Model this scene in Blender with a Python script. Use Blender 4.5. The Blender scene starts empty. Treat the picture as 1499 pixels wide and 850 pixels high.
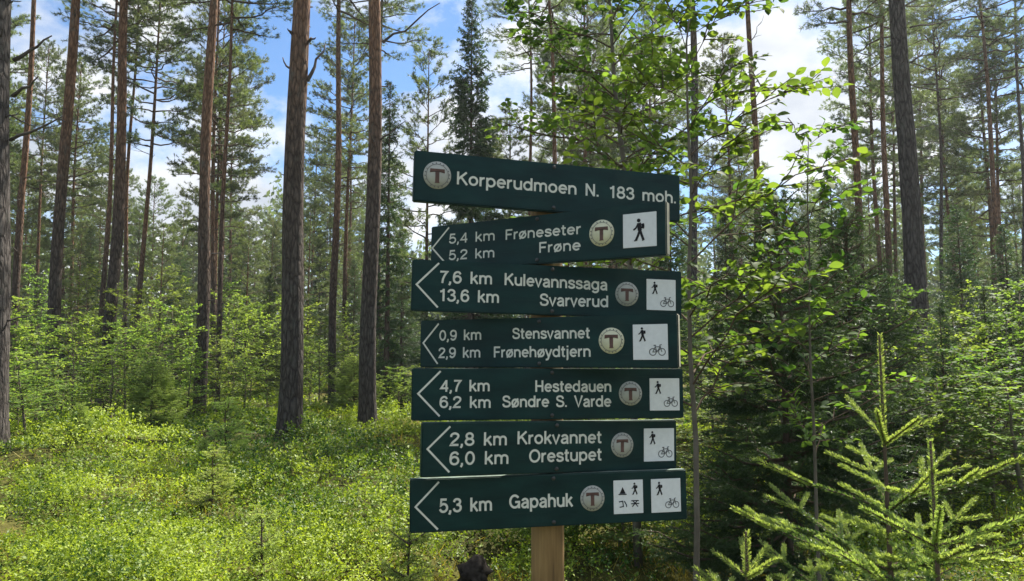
import bpy, bmesh, math
import numpy as np
from mathutils import Vector, Matrix

R = math.radians
sc = bpy.context.scene
col = sc.collection

# ------------------------------------------------------------------ camera, sky, sun, exposure
EYE = np.array([0.0, 0.0, 1.6])
FPX = 1050.0                                   # focal length in pixels of the 1499 px wide photograph
PITCH = math.atan(100 / 1050)
cam = bpy.data.cameras.new('camera')
cam.sensor_width = 36.0
cam.lens = FPX / 1499 * 36.0
cam.clip_start, cam.clip_end = 0.05, 2000
cam_o = bpy.data.objects.new('camera', cam)
cam_o.location = EYE
cam_o.rotation_euler = (R(90) + PITCH, 0, 0)
col.objects.link(cam_o)
sc.camera = cam_o

SUN_AZ, SUN_EL = R(37), R(54)                  # azimuth from the view direction towards the right
world = bpy.data.worlds.new('World')
sc.world = world
world.use_nodes = True
nt = world.node_tree
for n in list(nt.nodes):
    nt.nodes.remove(n)
def wn(t, **k):
    n = nt.nodes.new(t)
    for a, b in k.items():
        setattr(n, a, b)
    return n
w_out = wn('ShaderNodeOutputWorld')
w_bg = wn('ShaderNodeBackground')
w_bg.inputs['Strength'].default_value = 0.082
w_sky = wn('ShaderNodeTexSky', sky_type='NISHITA', sun_disc=False)
w_sky.sun_elevation = SUN_EL
w_sky.sun_rotation = SUN_AZ
w_sky.ozone_density = 4.0
w_sky.dust_density = 0.3
w_sky.air_density = 1.0
w_tc = wn('ShaderNodeTexCoord')
w_map = wn('ShaderNodeMapping')
w_map.inputs['Scale'].default_value = (1, 1, 1.7)
w_map.inputs['Location'].default_value = (17.81, 11.83, 6.89)
w_no = wn('ShaderNodeTexNoise')
w_no.inputs['Scale'].default_value = 2.6
w_no.inputs['Detail'].default_value = 9
w_no.inputs['Roughness'].default_value = 0.58
w_rm = wn('ShaderNodeValToRGB')
w_rm.color_ramp.elements[0].position = 0.44
w_rm.color_ramp.elements[1].position = 0.535
w_no2 = wn('ShaderNodeTexNoise')
w_no2.inputs['Scale'].default_value = 5.0
w_no2.inputs['Detail'].default_value = 6
w_cr = wn('ShaderNodeValToRGB')
w_cr.color_ramp.elements[0].color = (3.0, 3.3, 3.8, 1)
w_cr.color_ramp.elements[1].color = (5.2, 5.3, 5.4, 1)
w_cr.color_ramp.elements[0].position = 0.35
w_cr.color_ramp.elements[1].position = 0.6
w_mix = wn('ShaderNodeMixRGB')
L = nt.links.new
L(w_tc.outputs['Generated'], w_map.inputs['Vector'])
L(w_map.outputs['Vector'], w_no.inputs['Vector'])
L(w_map.outputs['Vector'], w_no2.inputs['Vector'])
L(w_no.outputs['Fac'], w_rm.inputs['Fac'])
L(w_no2.outputs['Fac'], w_cr.inputs['Fac'])
L(w_rm.outputs['Color'], w_mix.inputs['Fac'])
w_hs = wn('ShaderNodeHueSaturation')
w_hs.inputs['Saturation'].default_value = 1.15
w_hs.inputs['Value'].default_value = 0.85
L(w_sky.outputs['Color'], w_hs.inputs['Color'])
L(w_hs.outputs['Color'], w_mix.inputs['Color1'])
L(w_cr.outputs['Color'], w_mix.inputs['Color2'])
L(w_mix.outputs['Color'], w_bg.inputs['Color'])
L(w_bg.outputs['Background'], w_out.inputs['Surface'])

sun = bpy.data.lights.new('sun', 'SUN')
sun.energy = 5.0
sun.angle = R(0.5)
sun.color = (1.0, 0.94, 0.84)
sun_o = bpy.data.objects.new('sun', sun)
S = Vector((math.sin(SUN_AZ) * math.cos(SUN_EL), math.cos(SUN_AZ) * math.cos(SUN_EL), math.sin(SUN_EL)))
sun_o.rotation_euler = (-S).to_track_quat('-Z', 'Y').to_euler()
sun_o.location = (20, 15, 40)
col.objects.link(sun_o)

sc.view_settings.view_transform = 'Standard'
sc.view_settings.look = 'None'
sc.view_settings.exposure = 1.38
sc.view_settings.gamma = 1.0
sc.render.engine = 'CYCLES'
cy = sc.cycles
cy.max_bounces = 6
cy.diffuse_bounces = 3
cy.glossy_bounces = 2
cy.transmission_bounces = 4
cy.transparent_max_bounces = 4
cy.caustics_reflective = cy.caustics_refractive = False
cy.sample_clamp_indirect = 6
cy.use_denoising = True
try:
    cy.denoiser = 'OPENIMAGEDENOISE'
    cy.denoising_input_passes = 'RGB_ALBEDO_NORMAL'
    cy.denoising_prefilter = 'ACCURATE'
except Exception:
    pass
HAZE = True

# ------------------------------------------------------------------ pixel of the photograph -> point at depth Y
_fw = np.array([0, math.cos(PITCH), math.sin(PITCH)])
_up = np.array([0, -math.sin(PITCH), math.cos(PITCH)])
def P(x, y, Y):
    d = _fw + np.array([1, 0, 0]) * (x - 749.5) / FPX + _up * (425 - y) / FPX
    return EYE + d * (Y / d[1])
def px_of(p):
    q = np.asarray(p, float) - EYE
    d = q @ _fw
    return 749.5 + FPX * q[0] / d, 425 - FPX * (q @ _up) / d

def ground(x, y):
    x = np.asarray(x, float); y = np.asarray(y, float)
    z = 0.07 * np.sin(x * 0.71 + 1.3) * np.cos(y * 0.53 + 0.4) + 0.05 * np.sin(x * 1.63 + y * 1.1) + 0.03 * np.sin(x * 3.1 - y * 2.3 + 1)
    fade = np.clip((np.hypot(x, y) - 1.5) / 3.5, 0, 1)
    mound = 0.34 * np.exp(-(((x + 4.2) / 4.6) ** 2 + ((y - 13.0) / 5.0) ** 2)) + 0.22 * np.exp(-(((x + 9) / 4) ** 2 + ((y - 10) / 4) ** 2))
    z = z + 0.085 * np.sin(x * 3.6 + 1.2 * np.sin(y * 1.9)) * np.sin(y * 3.3 + 1.1 * np.sin(x * 1.7) + .5) * np.clip((26 - y) / 10, 0, 1)
    far = 0.35 * np.clip((y - 25) / 40, 0, 1)
    return z * fade + mound + far
def gz(x, y):
    return float(ground(x, y))

# ------------------------------------------------------------------ mesh helpers
class Geo:
    def __init__(self):
        self.v, self.t, self.q, self.a, self.n = [], [], [], [], 0
    def add(self, v, tris=None, quads=None, tint=0.5):
        v = np.asarray(v, float).reshape(-1, 3)
        self.v.append(v)
        self.a.append(np.broadcast_to(np.asarray(tint, float), (len(v),)).copy())
        if tris is not None and len(tris): self.t.append(np.asarray(tris, int).reshape(-1, 3) + self.n)
        if quads is not None and len(quads): self.q.append(np.asarray(quads, int).reshape(-1, 4) + self.n)
        self.n += len(v)
    def tube(self, pts, rad, sides=6, cap=True, jitter=None, tint=0.5):
        pts = np.asarray(pts, float); m = len(pts)
        rad = np.broadcast_to(np.asarray(rad, float), (m,))
        d = np.gradient(pts, axis=0)
        d /= np.linalg.norm(d, axis=1)[:, None] + 1e-9
        ref = np.array([0, 0, 1.0]) if abs(d[:, 2]).mean() < 0.8 else np.array([1.0, 0, 0])
        x = np.cross(d, ref); x /= np.linalg.norm(x, axis=1)[:, None] + 1e-9
        y = np.cross(d, x)
        an = np.arange(sides) * 2 * math.pi / sides
        rr = rad[:, None] * np.ones((m, sides))
        if jitter is not None: rr = rr * jitter
        v = pts[:, None, :] + rr[..., None] * (np.cos(an)[None, :, None] * x[:, None, :] + np.sin(an)[None, :, None] * y[:, None, :])
        i = np.arange(m - 1)[:, None] * sides; j = np.arange(sides)[None, :]; k = (j + 1) % sides
        q = np.stack([i + j, i + k, i + sides + k, i + sides + j], -1).reshape(-1, 4)
        tr = []
        vv = v.reshape(-1, 3)
        if cap:
            vv = np.vstack([vv, pts[0], pts[-1]])
            c0, c1 = m * sides, m * sides + 1
            for s in range(sides):
                tr.append((c0, (s + 1) % sides, s)); tr.append((c1, (m - 1) * sides + s, (m - 1) * sides + (s + 1) % sides))
        self.add(vv, tr, q, tint)
    def stamp(self, T, P0, X, Y, Z, sx, sy, tint):
        tv, tf = T
        N = len(P0)
        if N == 0: return
        sx = np.broadcast_to(sx, (N,)); sy = np.broadcast_to(sy, (N,))
        v = (P0[:, None, :] + (tv[None, :, 0] * sx[:, None])[..., None] * X[:, None, :]
             + (tv[None, :, 1] * sy[:, None])[..., None] * Y[:, None, :] + (tv[None, :, 2] * sx[:, None])[..., None] * Z[:, None, :])
        f = (np.asarray(tf)[None] + (np.arange(N) * len(tv))[:, None, None])
        tt = np.repeat(np.broadcast_to(tint, (N,)), len(tv))
        if f.shape[2] == 3: self.add(v, tris=f.reshape(-1, 3), tint=tt)
        else: self.add(v, quads=f.reshape(-1, 4), tint=tt)
    def mesh(self, name, mat, smooth=False):
        me = bpy.data.meshes.new(name)
        V = np.vstack(self.v).astype(np.float32)
        t = np.vstack(self.t) if self.t else np.zeros((0, 3), int)
        q = np.vstack(self.q) if self.q else np.zeros((0, 4), int)
        me.vertices.add(len(V)); me.vertices.foreach_set('co', V.ravel())
        loops = np.concatenate([t.ravel(), q.ravel()]).astype(np.int32)
        me.loops.add(len(loops)); me.loops.foreach_set('vertex_index', loops)
        starts = np.concatenate([np.arange(len(t)) * 3, len(t) * 3 + np.arange(len(q)) * 4]).astype(np.int32)
        me.polygons.add(len(starts)); me.polygons.foreach_set('loop_start', starts)
        if smooth: me.polygons.foreach_set('use_smooth', np.ones(len(starts), bool))
        at = me.attributes.new('tint', 'FLOAT', 'POINT')
        at.data.foreach_set('value', np.concatenate(self.a).astype(np.float32))
        me.update(calc_edges=True)
        me.validate()
        me.materials.append(mat)
        return me

BLADE = (np.array([[-.5, 0, 0], [.5, 0, 0], [0, 1, 0]], float), [(0, 1, 2)])
KITE = (np.array([[0, 0, 0], [.5, .42, .12], [0, 1, 0], [-.5, .42, .12]], float), [(0, 1, 2), (0, 2, 3)])
def _leaf():
    ys = [0.0, .12, .32, .55, .78, 1.0]; ws = [.02, .22, .44, .5, .34, 0.02]
    v = []
    for y, w in zip(ys, ws):
        z = -.25 * (y - .2) ** 2
        v += [(-w, y, z + .25 * w), (0, y, z), (w, y, z + .25 * w)]
    f = []
    for i in range(5):
        a = i * 3
        f += [(a, a + 1, a + 4, a + 3), (a + 1, a + 2, a + 5, a + 4)]
    return np.array(v, float), f
LEAF = _leaf()

def bm_mesh(name, bm, m):
    me = bpy.data.meshes.new(name); bm.to_mesh(me); bm.free(); me.materials.append(m); return me

def unit(v):
    return v / (np.linalg.norm(v, axis=-1, keepdims=True) + 1e-9)
def frames(Y, rng, up=None, roll=1.0):
    """frames whose y axis is Y; z axis near 'up' when given, else random"""
    N = len(Y)
    r = rng.normal(size=(N, 3))
    ref = r if up is None else unit(up + roll * r)
    X = unit(np.cross(Y, ref)); Z = np.cross(X, Y)
    return X, Z

# ------------------------------------------------------------------ materials
def mat(name):
    m = bpy.data.materials.new(name); m.use_nodes = True
    t = m.node_tree
    for n in list(t.nodes): t.nodes.remove(n)
    o = t.nodes.new('ShaderNodeOutputMaterial')
    return m, t, o
def ramp(t, stops, fac):
    r = t.nodes.new('ShaderNodeValToRGB')
    e = r.color_ramp.elements
    while len(e) < len(stops): e.new(0.5)
    for k, (p, c) in enumerate(stops):
        e[k].position = p; e[k].color = (*c, 1)
    t.links.new(fac, r.inputs['Fac'])
    return r.outputs['Color']
def noise(t, scale, detail=4, vec=None, rough=0.55):
    n = t.nodes.new('ShaderNodeTexNoise')
    n.inputs['Scale'].default_value = scale; n.inputs['Detail'].default_value = detail; n.inputs['Roughness'].default_value = rough
    if vec is not None: t.links.new(vec, n.inputs['Vector'])
    return n.outputs['Fac']
def coords(t, scale=(1, 1, 1), kind='Object'):
    tc = t.nodes.new('ShaderNodeTexCoord'); mp = t.nodes.new('ShaderNodeMapping')
    mp.inputs['Scale'].default_value = scale
    t.links.new(tc.outputs[kind], mp.inputs['Vector'])
    return mp.outputs['Vector']
def math_node(t, op, a, b=None):
    n = t.nodes.new('ShaderNodeMath'); n.operation = op
    for i, x in enumerate((a, b)):
        if x is None: continue
        if isinstance(x, (int, float)): n.inputs[i].default_value = x
        else: t.links.new(x, n.inputs[i])
    return n.outputs[0]

def foliage(name, dark, light, trans, tfac=0.4, rough=0.45, vary=0.35, spec=0.35):
    m, t, o = mat(name)
    at = t.nodes.new('ShaderNodeAttribute'); at.attribute_name = 'tint'
    oi = t.nodes.new('ShaderNodeObjectInfo')
    c = ramp(t, [(0.0, dark), (1.0, light)], at.outputs['Fac'])
    hs = t.nodes.new('ShaderNodeHueSaturation')
    t.links.new(c, hs.inputs['Color'])
    v = math_node(t, 'ADD', math_node(t, 'MULTIPLY', oi.outputs['Random'], vary), 1 - vary / 2)
    t.links.new(v, hs.inputs['Value'])
    hh = math_node(t, 'ADD', math_node(t, 'MULTIPLY', oi.outputs['Random'], 0.03), 0.485)
    t.links.new(hh, hs.inputs['Hue'])
    b = t.nodes.new('ShaderNodeBsdfPrincipled')
    b.inputs['Roughness'].default_value = rough
    b.inputs['Specular IOR Level'].default_value = spec
    t.links.new(hs.outputs['Color'], b.inputs['Base Color'])
    tr = t.nodes.new('ShaderNodeBsdfTranslucent')
    mx = t.nodes.new('ShaderNodeMixRGB'); mx.blend_type = 'MULTIPLY'; mx.inputs['Fac'].default_value = 1
    t.links.new(hs.outputs['Color'], mx.inputs['Color1']); mx.inputs['Color2'].default_value = (*trans, 1)
    t.links.new(mx.outputs['Color'], tr.inputs['Color'])
    ms = t.nodes.new('ShaderNodeMixShader'); ms.inputs['Fac'].default_value = tfac
    t.links.new(b.outputs[0], ms.inputs[1]); t.links.new(tr.outputs[0], ms.inputs[2])
    t.links.new(ms.outputs[0], o.inputs['Surface'])
    return m

def bark(name, low, mid, high, z0, z1, bump=0.6, sc_=1.0):
    """grey cracked plates near the ground, thin orange bark higher up (a property of Scots pine)"""
    m, t, o = mat(name)
    vec = coords(t, (9 * sc_, 9 * sc_, 2.2 * sc_))
    n1 = noise(t, 2.2, 8, vec, 0.65)
    vo = t.nodes.new('ShaderNodeTexVoronoi'); vo.feature = 'DISTANCE_TO_EDGE'; vo.inputs['Scale'].default_value = 1.6
    wv = t.nodes.new('ShaderNodeMixRGB'); wv.inputs['Fac'].default_value = 0.35
    nc = t.nodes.new('ShaderNodeTexNoise'); nc.inputs['Scale'].default_value = 1.5
    t.links.new(vec, nc.inputs['Vector']); t.links.new(vec, wv.inputs['Color1']); t.links.new(nc.outputs['Color'], wv.inputs['Color2'])
    t.links.new(wv.outputs['Color'], vo.inputs['Vector'])
    sx = t.nodes.new('ShaderNodeSeparateXYZ')
    tc = t.nodes.new('ShaderNodeTexCoord'); t.links.new(tc.outputs['Object'], sx.inputs['Vector'])
    mr = t.nodes.new('ShaderNodeMapRange'); mr.inputs['From Min'].default_value = z0; mr.inputs['From Max'].default_value = z1
    t.links.new(math_node(t, 'ADD', sx.outputs['Z'], math_node(t, 'MULTIPLY', n1, 3.0)), mr.inputs['Value'])
    c = ramp(t, [(0.0, low), (0.5, mid), (1.0, high)], mr.outputs['Result'])
    crack = ramp(t, [(0.0, (0.45, 0.42, 0.4)), (0.12, (0.8, 0.78, 0.76)), (0.3, (1.1, 1.08, 1.05))], vo.outputs['Distance'])
    mx = t.nodes.new('ShaderNodeMixRGB'); mx.blend_type = 'MULTIPLY'; mx.inputs['Fac'].default_value = 1
    t.links.new(c, mx.inputs['Color1']); t.links.new(crack, mx.inputs['Color2'])
    fl = ramp(t, [(0.3, (0.6, 0.6, 0.6)), (0.7, (1.35, 1.32, 1.28))], n1)
    m2 = t.nodes.new('ShaderNodeMixRGB'); m2.blend_type = 'MULTIPLY'; m2.inputs['Fac'].default_value = 1
    t.links.new(mx.outputs['Color'], m2.inputs['Color1']); t.links.new(fl, m2.inputs['Color2'])
    lich = ramp(t, [(0.56, (0, 0, 0)), (0.70, (.6, .6, .6))], noise(t, 2.6, 7, coords(t, (2, 2, 1)), 0.7))
    m3 = t.nodes.new('ShaderNodeMixRGB'); t.links.new(lich, m3.inputs['Fac'])
    t.links.new(m2.outputs['Color'], m3.inputs['Color1']); m3.inputs['Color2'].default_value = (.115, .12, .10, 1)
    b = t.nodes.new('ShaderNodeBsdfPrincipled'); b.inputs['Roughness'].default_value = 0.9; b.inputs['Specular IOR Level'].default_value = 0.15
    t.links.new(m3.outputs['Color'], b.inputs['Base Color'])
    h = math_node(t, 'ADD', math_node(t, 'MULTIPLY', math_node(t, 'MINIMUM', vo.outputs['Distance'], 0.25), 2.0), math_node(t, 'MULTIPLY', n1, 0.6))
    bp = t.nodes.new('ShaderNodeBump'); bp.inputs['Strength'].default_value = bump; bp.inputs['Distance'].default_value = 0.03
    t.links.new(h, bp.inputs['Height']); t.links.new(bp.outputs['Normal'], b.inputs['Normal'])
    t.links.new(b.outputs[0], o.inputs['Surface'])
    return m

def plain(name, c, rough=0.6, spec=0.3, var=0.15, nscale=20, bump=0.0, metallic=0.0):
    m, t, o = mat(name)
    n1 = noise(t, nscale, 5, coords(t))
    cc = ramp(t, [(0.3, tuple(x * (1 - var) for x in c)), (0.7, tuple(x * (1 + var) for x in c))], n1)
    b = t.nodes.new('ShaderNodeBsdfPrincipled'); b.inputs['Roughness'].default_value = rough; b.inputs['Specular IOR Level'].default_value = spec
    b.inputs['Metallic'].default_value = metallic
    t.links.new(cc, b.inputs['Base Color'])
    if bump:
        bp = t.nodes.new('ShaderNodeBump'); bp.inputs['Strength'].default_value = bump; bp.inputs['Distance'].default_value = 0.004
        t.links.new(n1, bp.inputs['Height']); t.links.new(bp.outputs['Normal'], b.inputs['Normal'])
    t.links.new(b.outputs[0], o.inputs['Surface'])
    return m

M = {}
M['pine_needles'] = foliage('pine_needles', (0.045, 0.072, 0.034), (0.12, 0.16, 0.066), (2.4, 2.3, 1.2), 0.42, 0.5)
M['spruce_needles'] = foliage('spruce_needles', (0.022, 0.048, 0.022), (0.072, 0.12, 0.042), (1.9, 2.0, 1.0), 0.32, 0.5)
M['young_spruce_needles'] = foliage('young_spruce_needles', (0.035, 0.085, 0.028), (0.34, 0.42, 0.13), (1.8, 1.8, 0.9), 0.42, 0.4, 0.15)
M['sapling_leaves'] = foliage('sapling_leaves', (0.065, 0.120, 0.030), (0.19, 0.27, 0.065), (2.3, 2.2, 1.0), 0.48, 0.6, 0.35, 0.2)
M['broad_leaves'] = foliage('broad_leaves', (0.040, 0.085, 0.028), (0.13, 0.20, 0.045), (2.3, 2.3, 0.8), 0.52, 0.62, 0.2, 0.18)
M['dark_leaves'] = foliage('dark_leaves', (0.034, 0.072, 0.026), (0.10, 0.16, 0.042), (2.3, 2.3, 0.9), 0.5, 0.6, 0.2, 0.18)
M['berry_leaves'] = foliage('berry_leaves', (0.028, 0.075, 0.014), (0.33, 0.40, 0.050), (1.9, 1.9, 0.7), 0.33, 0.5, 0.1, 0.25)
M['far_needles'] = foliage('far_needles', (0.040, 0.066, 0.032), (0.10, 0.14, 0.058), (2.2, 2.1, 1.3), 0.35, 0.6)
M['pine_bark'] = bark('pine_bark', (0.078, 0.071, 0.065), (0.108, 0.084, 0.069), (0.22, 0.125, 0.078), 3.4, 9.5, 1.0, 1.7)
M['grey_bark'] = bark('grey_bark', (0.090, 0.082, 0.078), (0.098, 0.086, 0.078), (0.13, 0.096, 0.076), 6, 15, 1.0, 1.7)
M['red_bark'] = bark('red_bark', (0.076, 0.066, 0.059), (0.115, 0.083, 0.065), (0.22, 0.125, 0.078), 3.2, 9, 1.0, 1.7)
M['twig_bark'] = plain('twig_bark', (0.10, 0.072, 0.052), 0.9, 0.1, 0.3, 8)
M['dead_wood'] = plain('dead_wood', (0.095, 0.080, 0.070), 0.95, 0.1, 0.3, 10)
M['spruce_bark'] = bark('spruce_bark', (0.11, 0.085, 0.068), (0.12, 0.088, 0.068), (0.13, 0.09, 0.065), 2, 9, 0.4)
M['sapling_bark'] = plain('sapling_bark', (0.13, 0.11, 0.085), 0.8, 0.2, 0.3, 9)

# ------------------------------------------------------------------ things
def tag(o, label=None, cat=None, group=None, kind=None):
    if label: o['label'] = label
    if cat: o['category'] = cat
    if group: o['group'] = group
    if kind: o['kind'] = kind
    return o
def empty(name, loc, label, cat, group=None, rot=(0, 0, 0), scale=(1, 1, 1)):
    o = bpy.data.objects.new(name, None); col.objects.link(o)
    o.empty_display_size = 0.2
    o.location = loc; o.rotation_euler = rot; o.scale = scale
    return tag(o, label, cat, group)
def part(name, me, parent=None):
    o = bpy.data.objects.new(name, me); col.objects.link(o)
    o.parent = parent
    return o

# ------------------------------------------------------------------ the ground
def build_ground():
    def ax(n, near, far):
        s = np.linspace(-1, 1, n)
        return np.sign(s) * (near * np.abs(s) + (far - near) * np.abs(s) ** 5)
    xs = ax(321, 26, 420); ys = ax(321, 26, 420) + 10
    X, Y = np.meshgrid(xs, ys, indexing='ij')
    Z = ground(X, Y)
    n = len(xs)
    v = np.stack([X, Y, Z], -1).reshape(-1, 3)
    i = np.arange(n - 1)[:, None] * n + np.arange(n - 1)[None, :]
    q = np.stack([i, i + n, i + n + 1, i + 1], -1).reshape(-1, 4)
    m, t, o = mat('forest_floor')
    vec = coords(t)
    n1 = noise(t, 0.8, 6, vec, 0.6); n2 = noise(t, 9, 6, vec, 0.7)
    c = ramp(t, [(0.30, (0.030, 0.026, 0.014)), (0.45, (0.050, 0.052, 0.016)), (0.57, (0.090, 0.088, 0.024)), (0.70, (0.17, 0.135, 0.045))], n1)
    c2 = ramp(t, [(0.25, (0.45, 0.42, 0.4)), (0.6, (1.2, 1.2, 1.1))], n2)
    mx = t.nodes.new('ShaderNodeMixRGB'); mx.blend_type = 'MULTIPLY'; mx.inputs['Fac'].default_value = 1
    t.links.new(c, mx.inputs['Color1']); t.links.new(c2, mx.inputs['Color2'])
    b = t.nodes.new('ShaderNodeBsdfPrincipled'); b.inputs['Roughness'].default_value = 0.95; b.inputs['Specular IOR Level'].default_value = 0.1
    t.links.new(mx.outputs['Color'], b.inputs['Base Color'])
    bp = t.nodes.new('ShaderNodeBump'); bp.inputs['Strength'].default_value = 0.8; bp.inputs['Distance'].default_value = 0.05
    t.links.new(n2, bp.inputs['Height']); t.links.new(bp.outputs['Normal'], b.inputs['Normal'])
    t.links.new(b.outputs[0], o.inputs['Surface'])
    g = Geo(); g.add(v, quads=q)
    o = part('ground', g.mesh('ground', m, True)); tag(o, 'mossy forest floor between the trees', None, None, 'structure')
build_ground()

# ------------------------------------------------------------------ trees: builders
def trunk_geo(pts, rad, sides=14, rough=0.05, seed=0):
    rng = np.random.default_rng(seed)
    m = len(pts)
    j = 1 + rough * rng.normal(size=(m, sides))
    j = (j + np.roll(j, 1, 0) + np.roll(j, -1, 0)) / 3
    g = Geo(); g.tube(pts, rad, sides, True, j)
    return g

def pine_crown(seed, H, z0, Rc, nb=48, limb_r=0.05, blade=(0.125, 0.018), nblade=16):
    """limbs and needles of a Scots pine: bare below, uneven foliage pads above"""
    rng = np.random.default_rng(seed)
    lim, ned = Geo(), Geo()
    TP, TD, TT = [], [], []
    for b in range(nb):
        t = (b + rng.random()) / nb
        z = z0 + (H - z0) * t ** 0.9
        prof = (0.55 + 0.45 * min(1, t / 0.25)) * (1 - t ** 2.2) ** 0.8
        Lb = Rc * prof * rng.uniform(0.5, 1.15) + 0.35
        az = b * 2.4 + rng.uniform(-.5, .5)
        el = R(-8 + 50 * t + rng.uniform(-12, 14))
        n = 6
        s = np.linspace(0, 1, n)
        d = np.stack([np.cos(az + .25 * rng.normal() * s), np.sin(az + .25 * rng.normal() * s), np.tan(el) + .35 * s * rng.uniform(-.3, 1)], -1)
        d = unit(d)
        pts = np.vstack([[0, 0, z], [0, 0, z] + np.cumsum(d * Lb / n, 0)])
        pts[1:] += rng.normal(size=(n, 3)) * 0.04 * Lb / 2
        lim.tube(pts, np.linspace(limb_r * (1.1 - .7 * t) * (0.5 + Lb / Rc / 2), 0.006, n + 1), 5, False)
        base_t = rng.uniform(.15, .85)
        nsub = int(5 + Lb * 4)
        for k in range(nsub):
            u = 0.32 + 0.68 * (k + rng.random()) / nsub
            f = u * n; i0 = min(int(f), n - 1)
            p = pts[i0] + (pts[i0 + 1] - pts[i0]) * (f - i0)
            dd = pts[i0 + 1] - pts[i0]; dd /= np.linalg.norm(dd)
            side = np.cross(dd, [0, 0, 1.0]); side /= np.linalg.norm(side) + 1e-9
            sg = 1 if k % 2 else -1
            ls = (0.25 + 0.42 * Lb * (1.15 - u)) * rng.uniform(.6, 1.2)
            e = p + (dd * .7 + side * sg * rng.uniform(.4, 1) + np.array([0, 0, rng.uniform(0, .5)])) * ls
            mid = (p + e) / 2 + rng.normal(size=3) * .04
            lim.tube([p, mid, e], [0.009, 0.006, 0.003], 3, False)
            nt_ = max(3, int(ls * 9))
            w = rng.uniform(.25, 1, nt_)
            q = np.where(w[:, None] < .5, p + (mid - p) * (w * 2)[:, None], mid + (e - mid) * (w * 2 - 1)[:, None])
            q = q + rng.normal(size=(nt_, 3)) * .05
            TP.append(q); TD.append(np.tile((e - p) / ls + np.array([0, 0, .35]), (nt_, 1)) + rng.normal(size=(nt_, 3)) * .45)
            TT.append(np.clip(base_t + rng.normal(size=nt_) * .2, 0, 1))
    TP, TD, TT = np.vstack(TP), unit(np.vstack(TD)), np.concatenate(TT)
    N = len(TP)
    PP = np.repeat(TP, nblade, 0); DD = np.repeat(TD, nblade, 0)
    Y = unit(DD * .75 + unit(rng.normal(size=PP.shape)))
    PP = PP + DD * rng.uniform(-.06, .06, (len(PP), 1))
    X, Z = frames(Y, rng)
    ned.stamp(BLADE, PP, X, Y, Z, blade[1] * rng.uniform(.7, 1.3, len(PP)), blade[0] * rng.uniform(.7, 1.3, len(PP)), np.clip(np.repeat(TT, nblade) + rng.normal(size=len(PP)) * .12, 0, 1))
    return lim, ned

def dead_stubs(seed, z0, z1, n, r_at, Lmin=.15, Lmax=1.1, into=None):
    rng = np.random.default_rng(seed)
    out = []
    for k in range(n):
        g = into or Geo(); out.append(g)
        z = rng.uniform(z0, z1); az = rng.uniform(0, 6.283)
        Lb = rng.uniform(Lmin, Lmax) * (0.4 + 0.6 * (z - z0) / (z1 - z0))
        c, rr = r_at(z)
        s = np.linspace(0, 1, 5)
        d = np.array([math.cos(az), math.sin(az), 0])
        kink = rng.normal(size=(5, 3)) * .06 * Lb * s[:, None]
        pts = c + d * (rr * .8) + d * (Lb * s)[:, None] + np.outer(s ** 1.5 * Lb * rng.uniform(-.35, .6), [0, 0, 1]) + kink
        g.tube(pts, np.linspace(.018, .005, 5), 5, True)
        if Lb > .5:
            for q in range(2):
                i = rng.integers(1, 4); e = pts[i] + (d + rng.normal(size=3) * .7) * Lb * .35
                g.tube([pts[i], (pts[i] + e) / 2 + rng.normal(size=3) * .02, e], [.008, .006, .003], 4, True)
    return out

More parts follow.
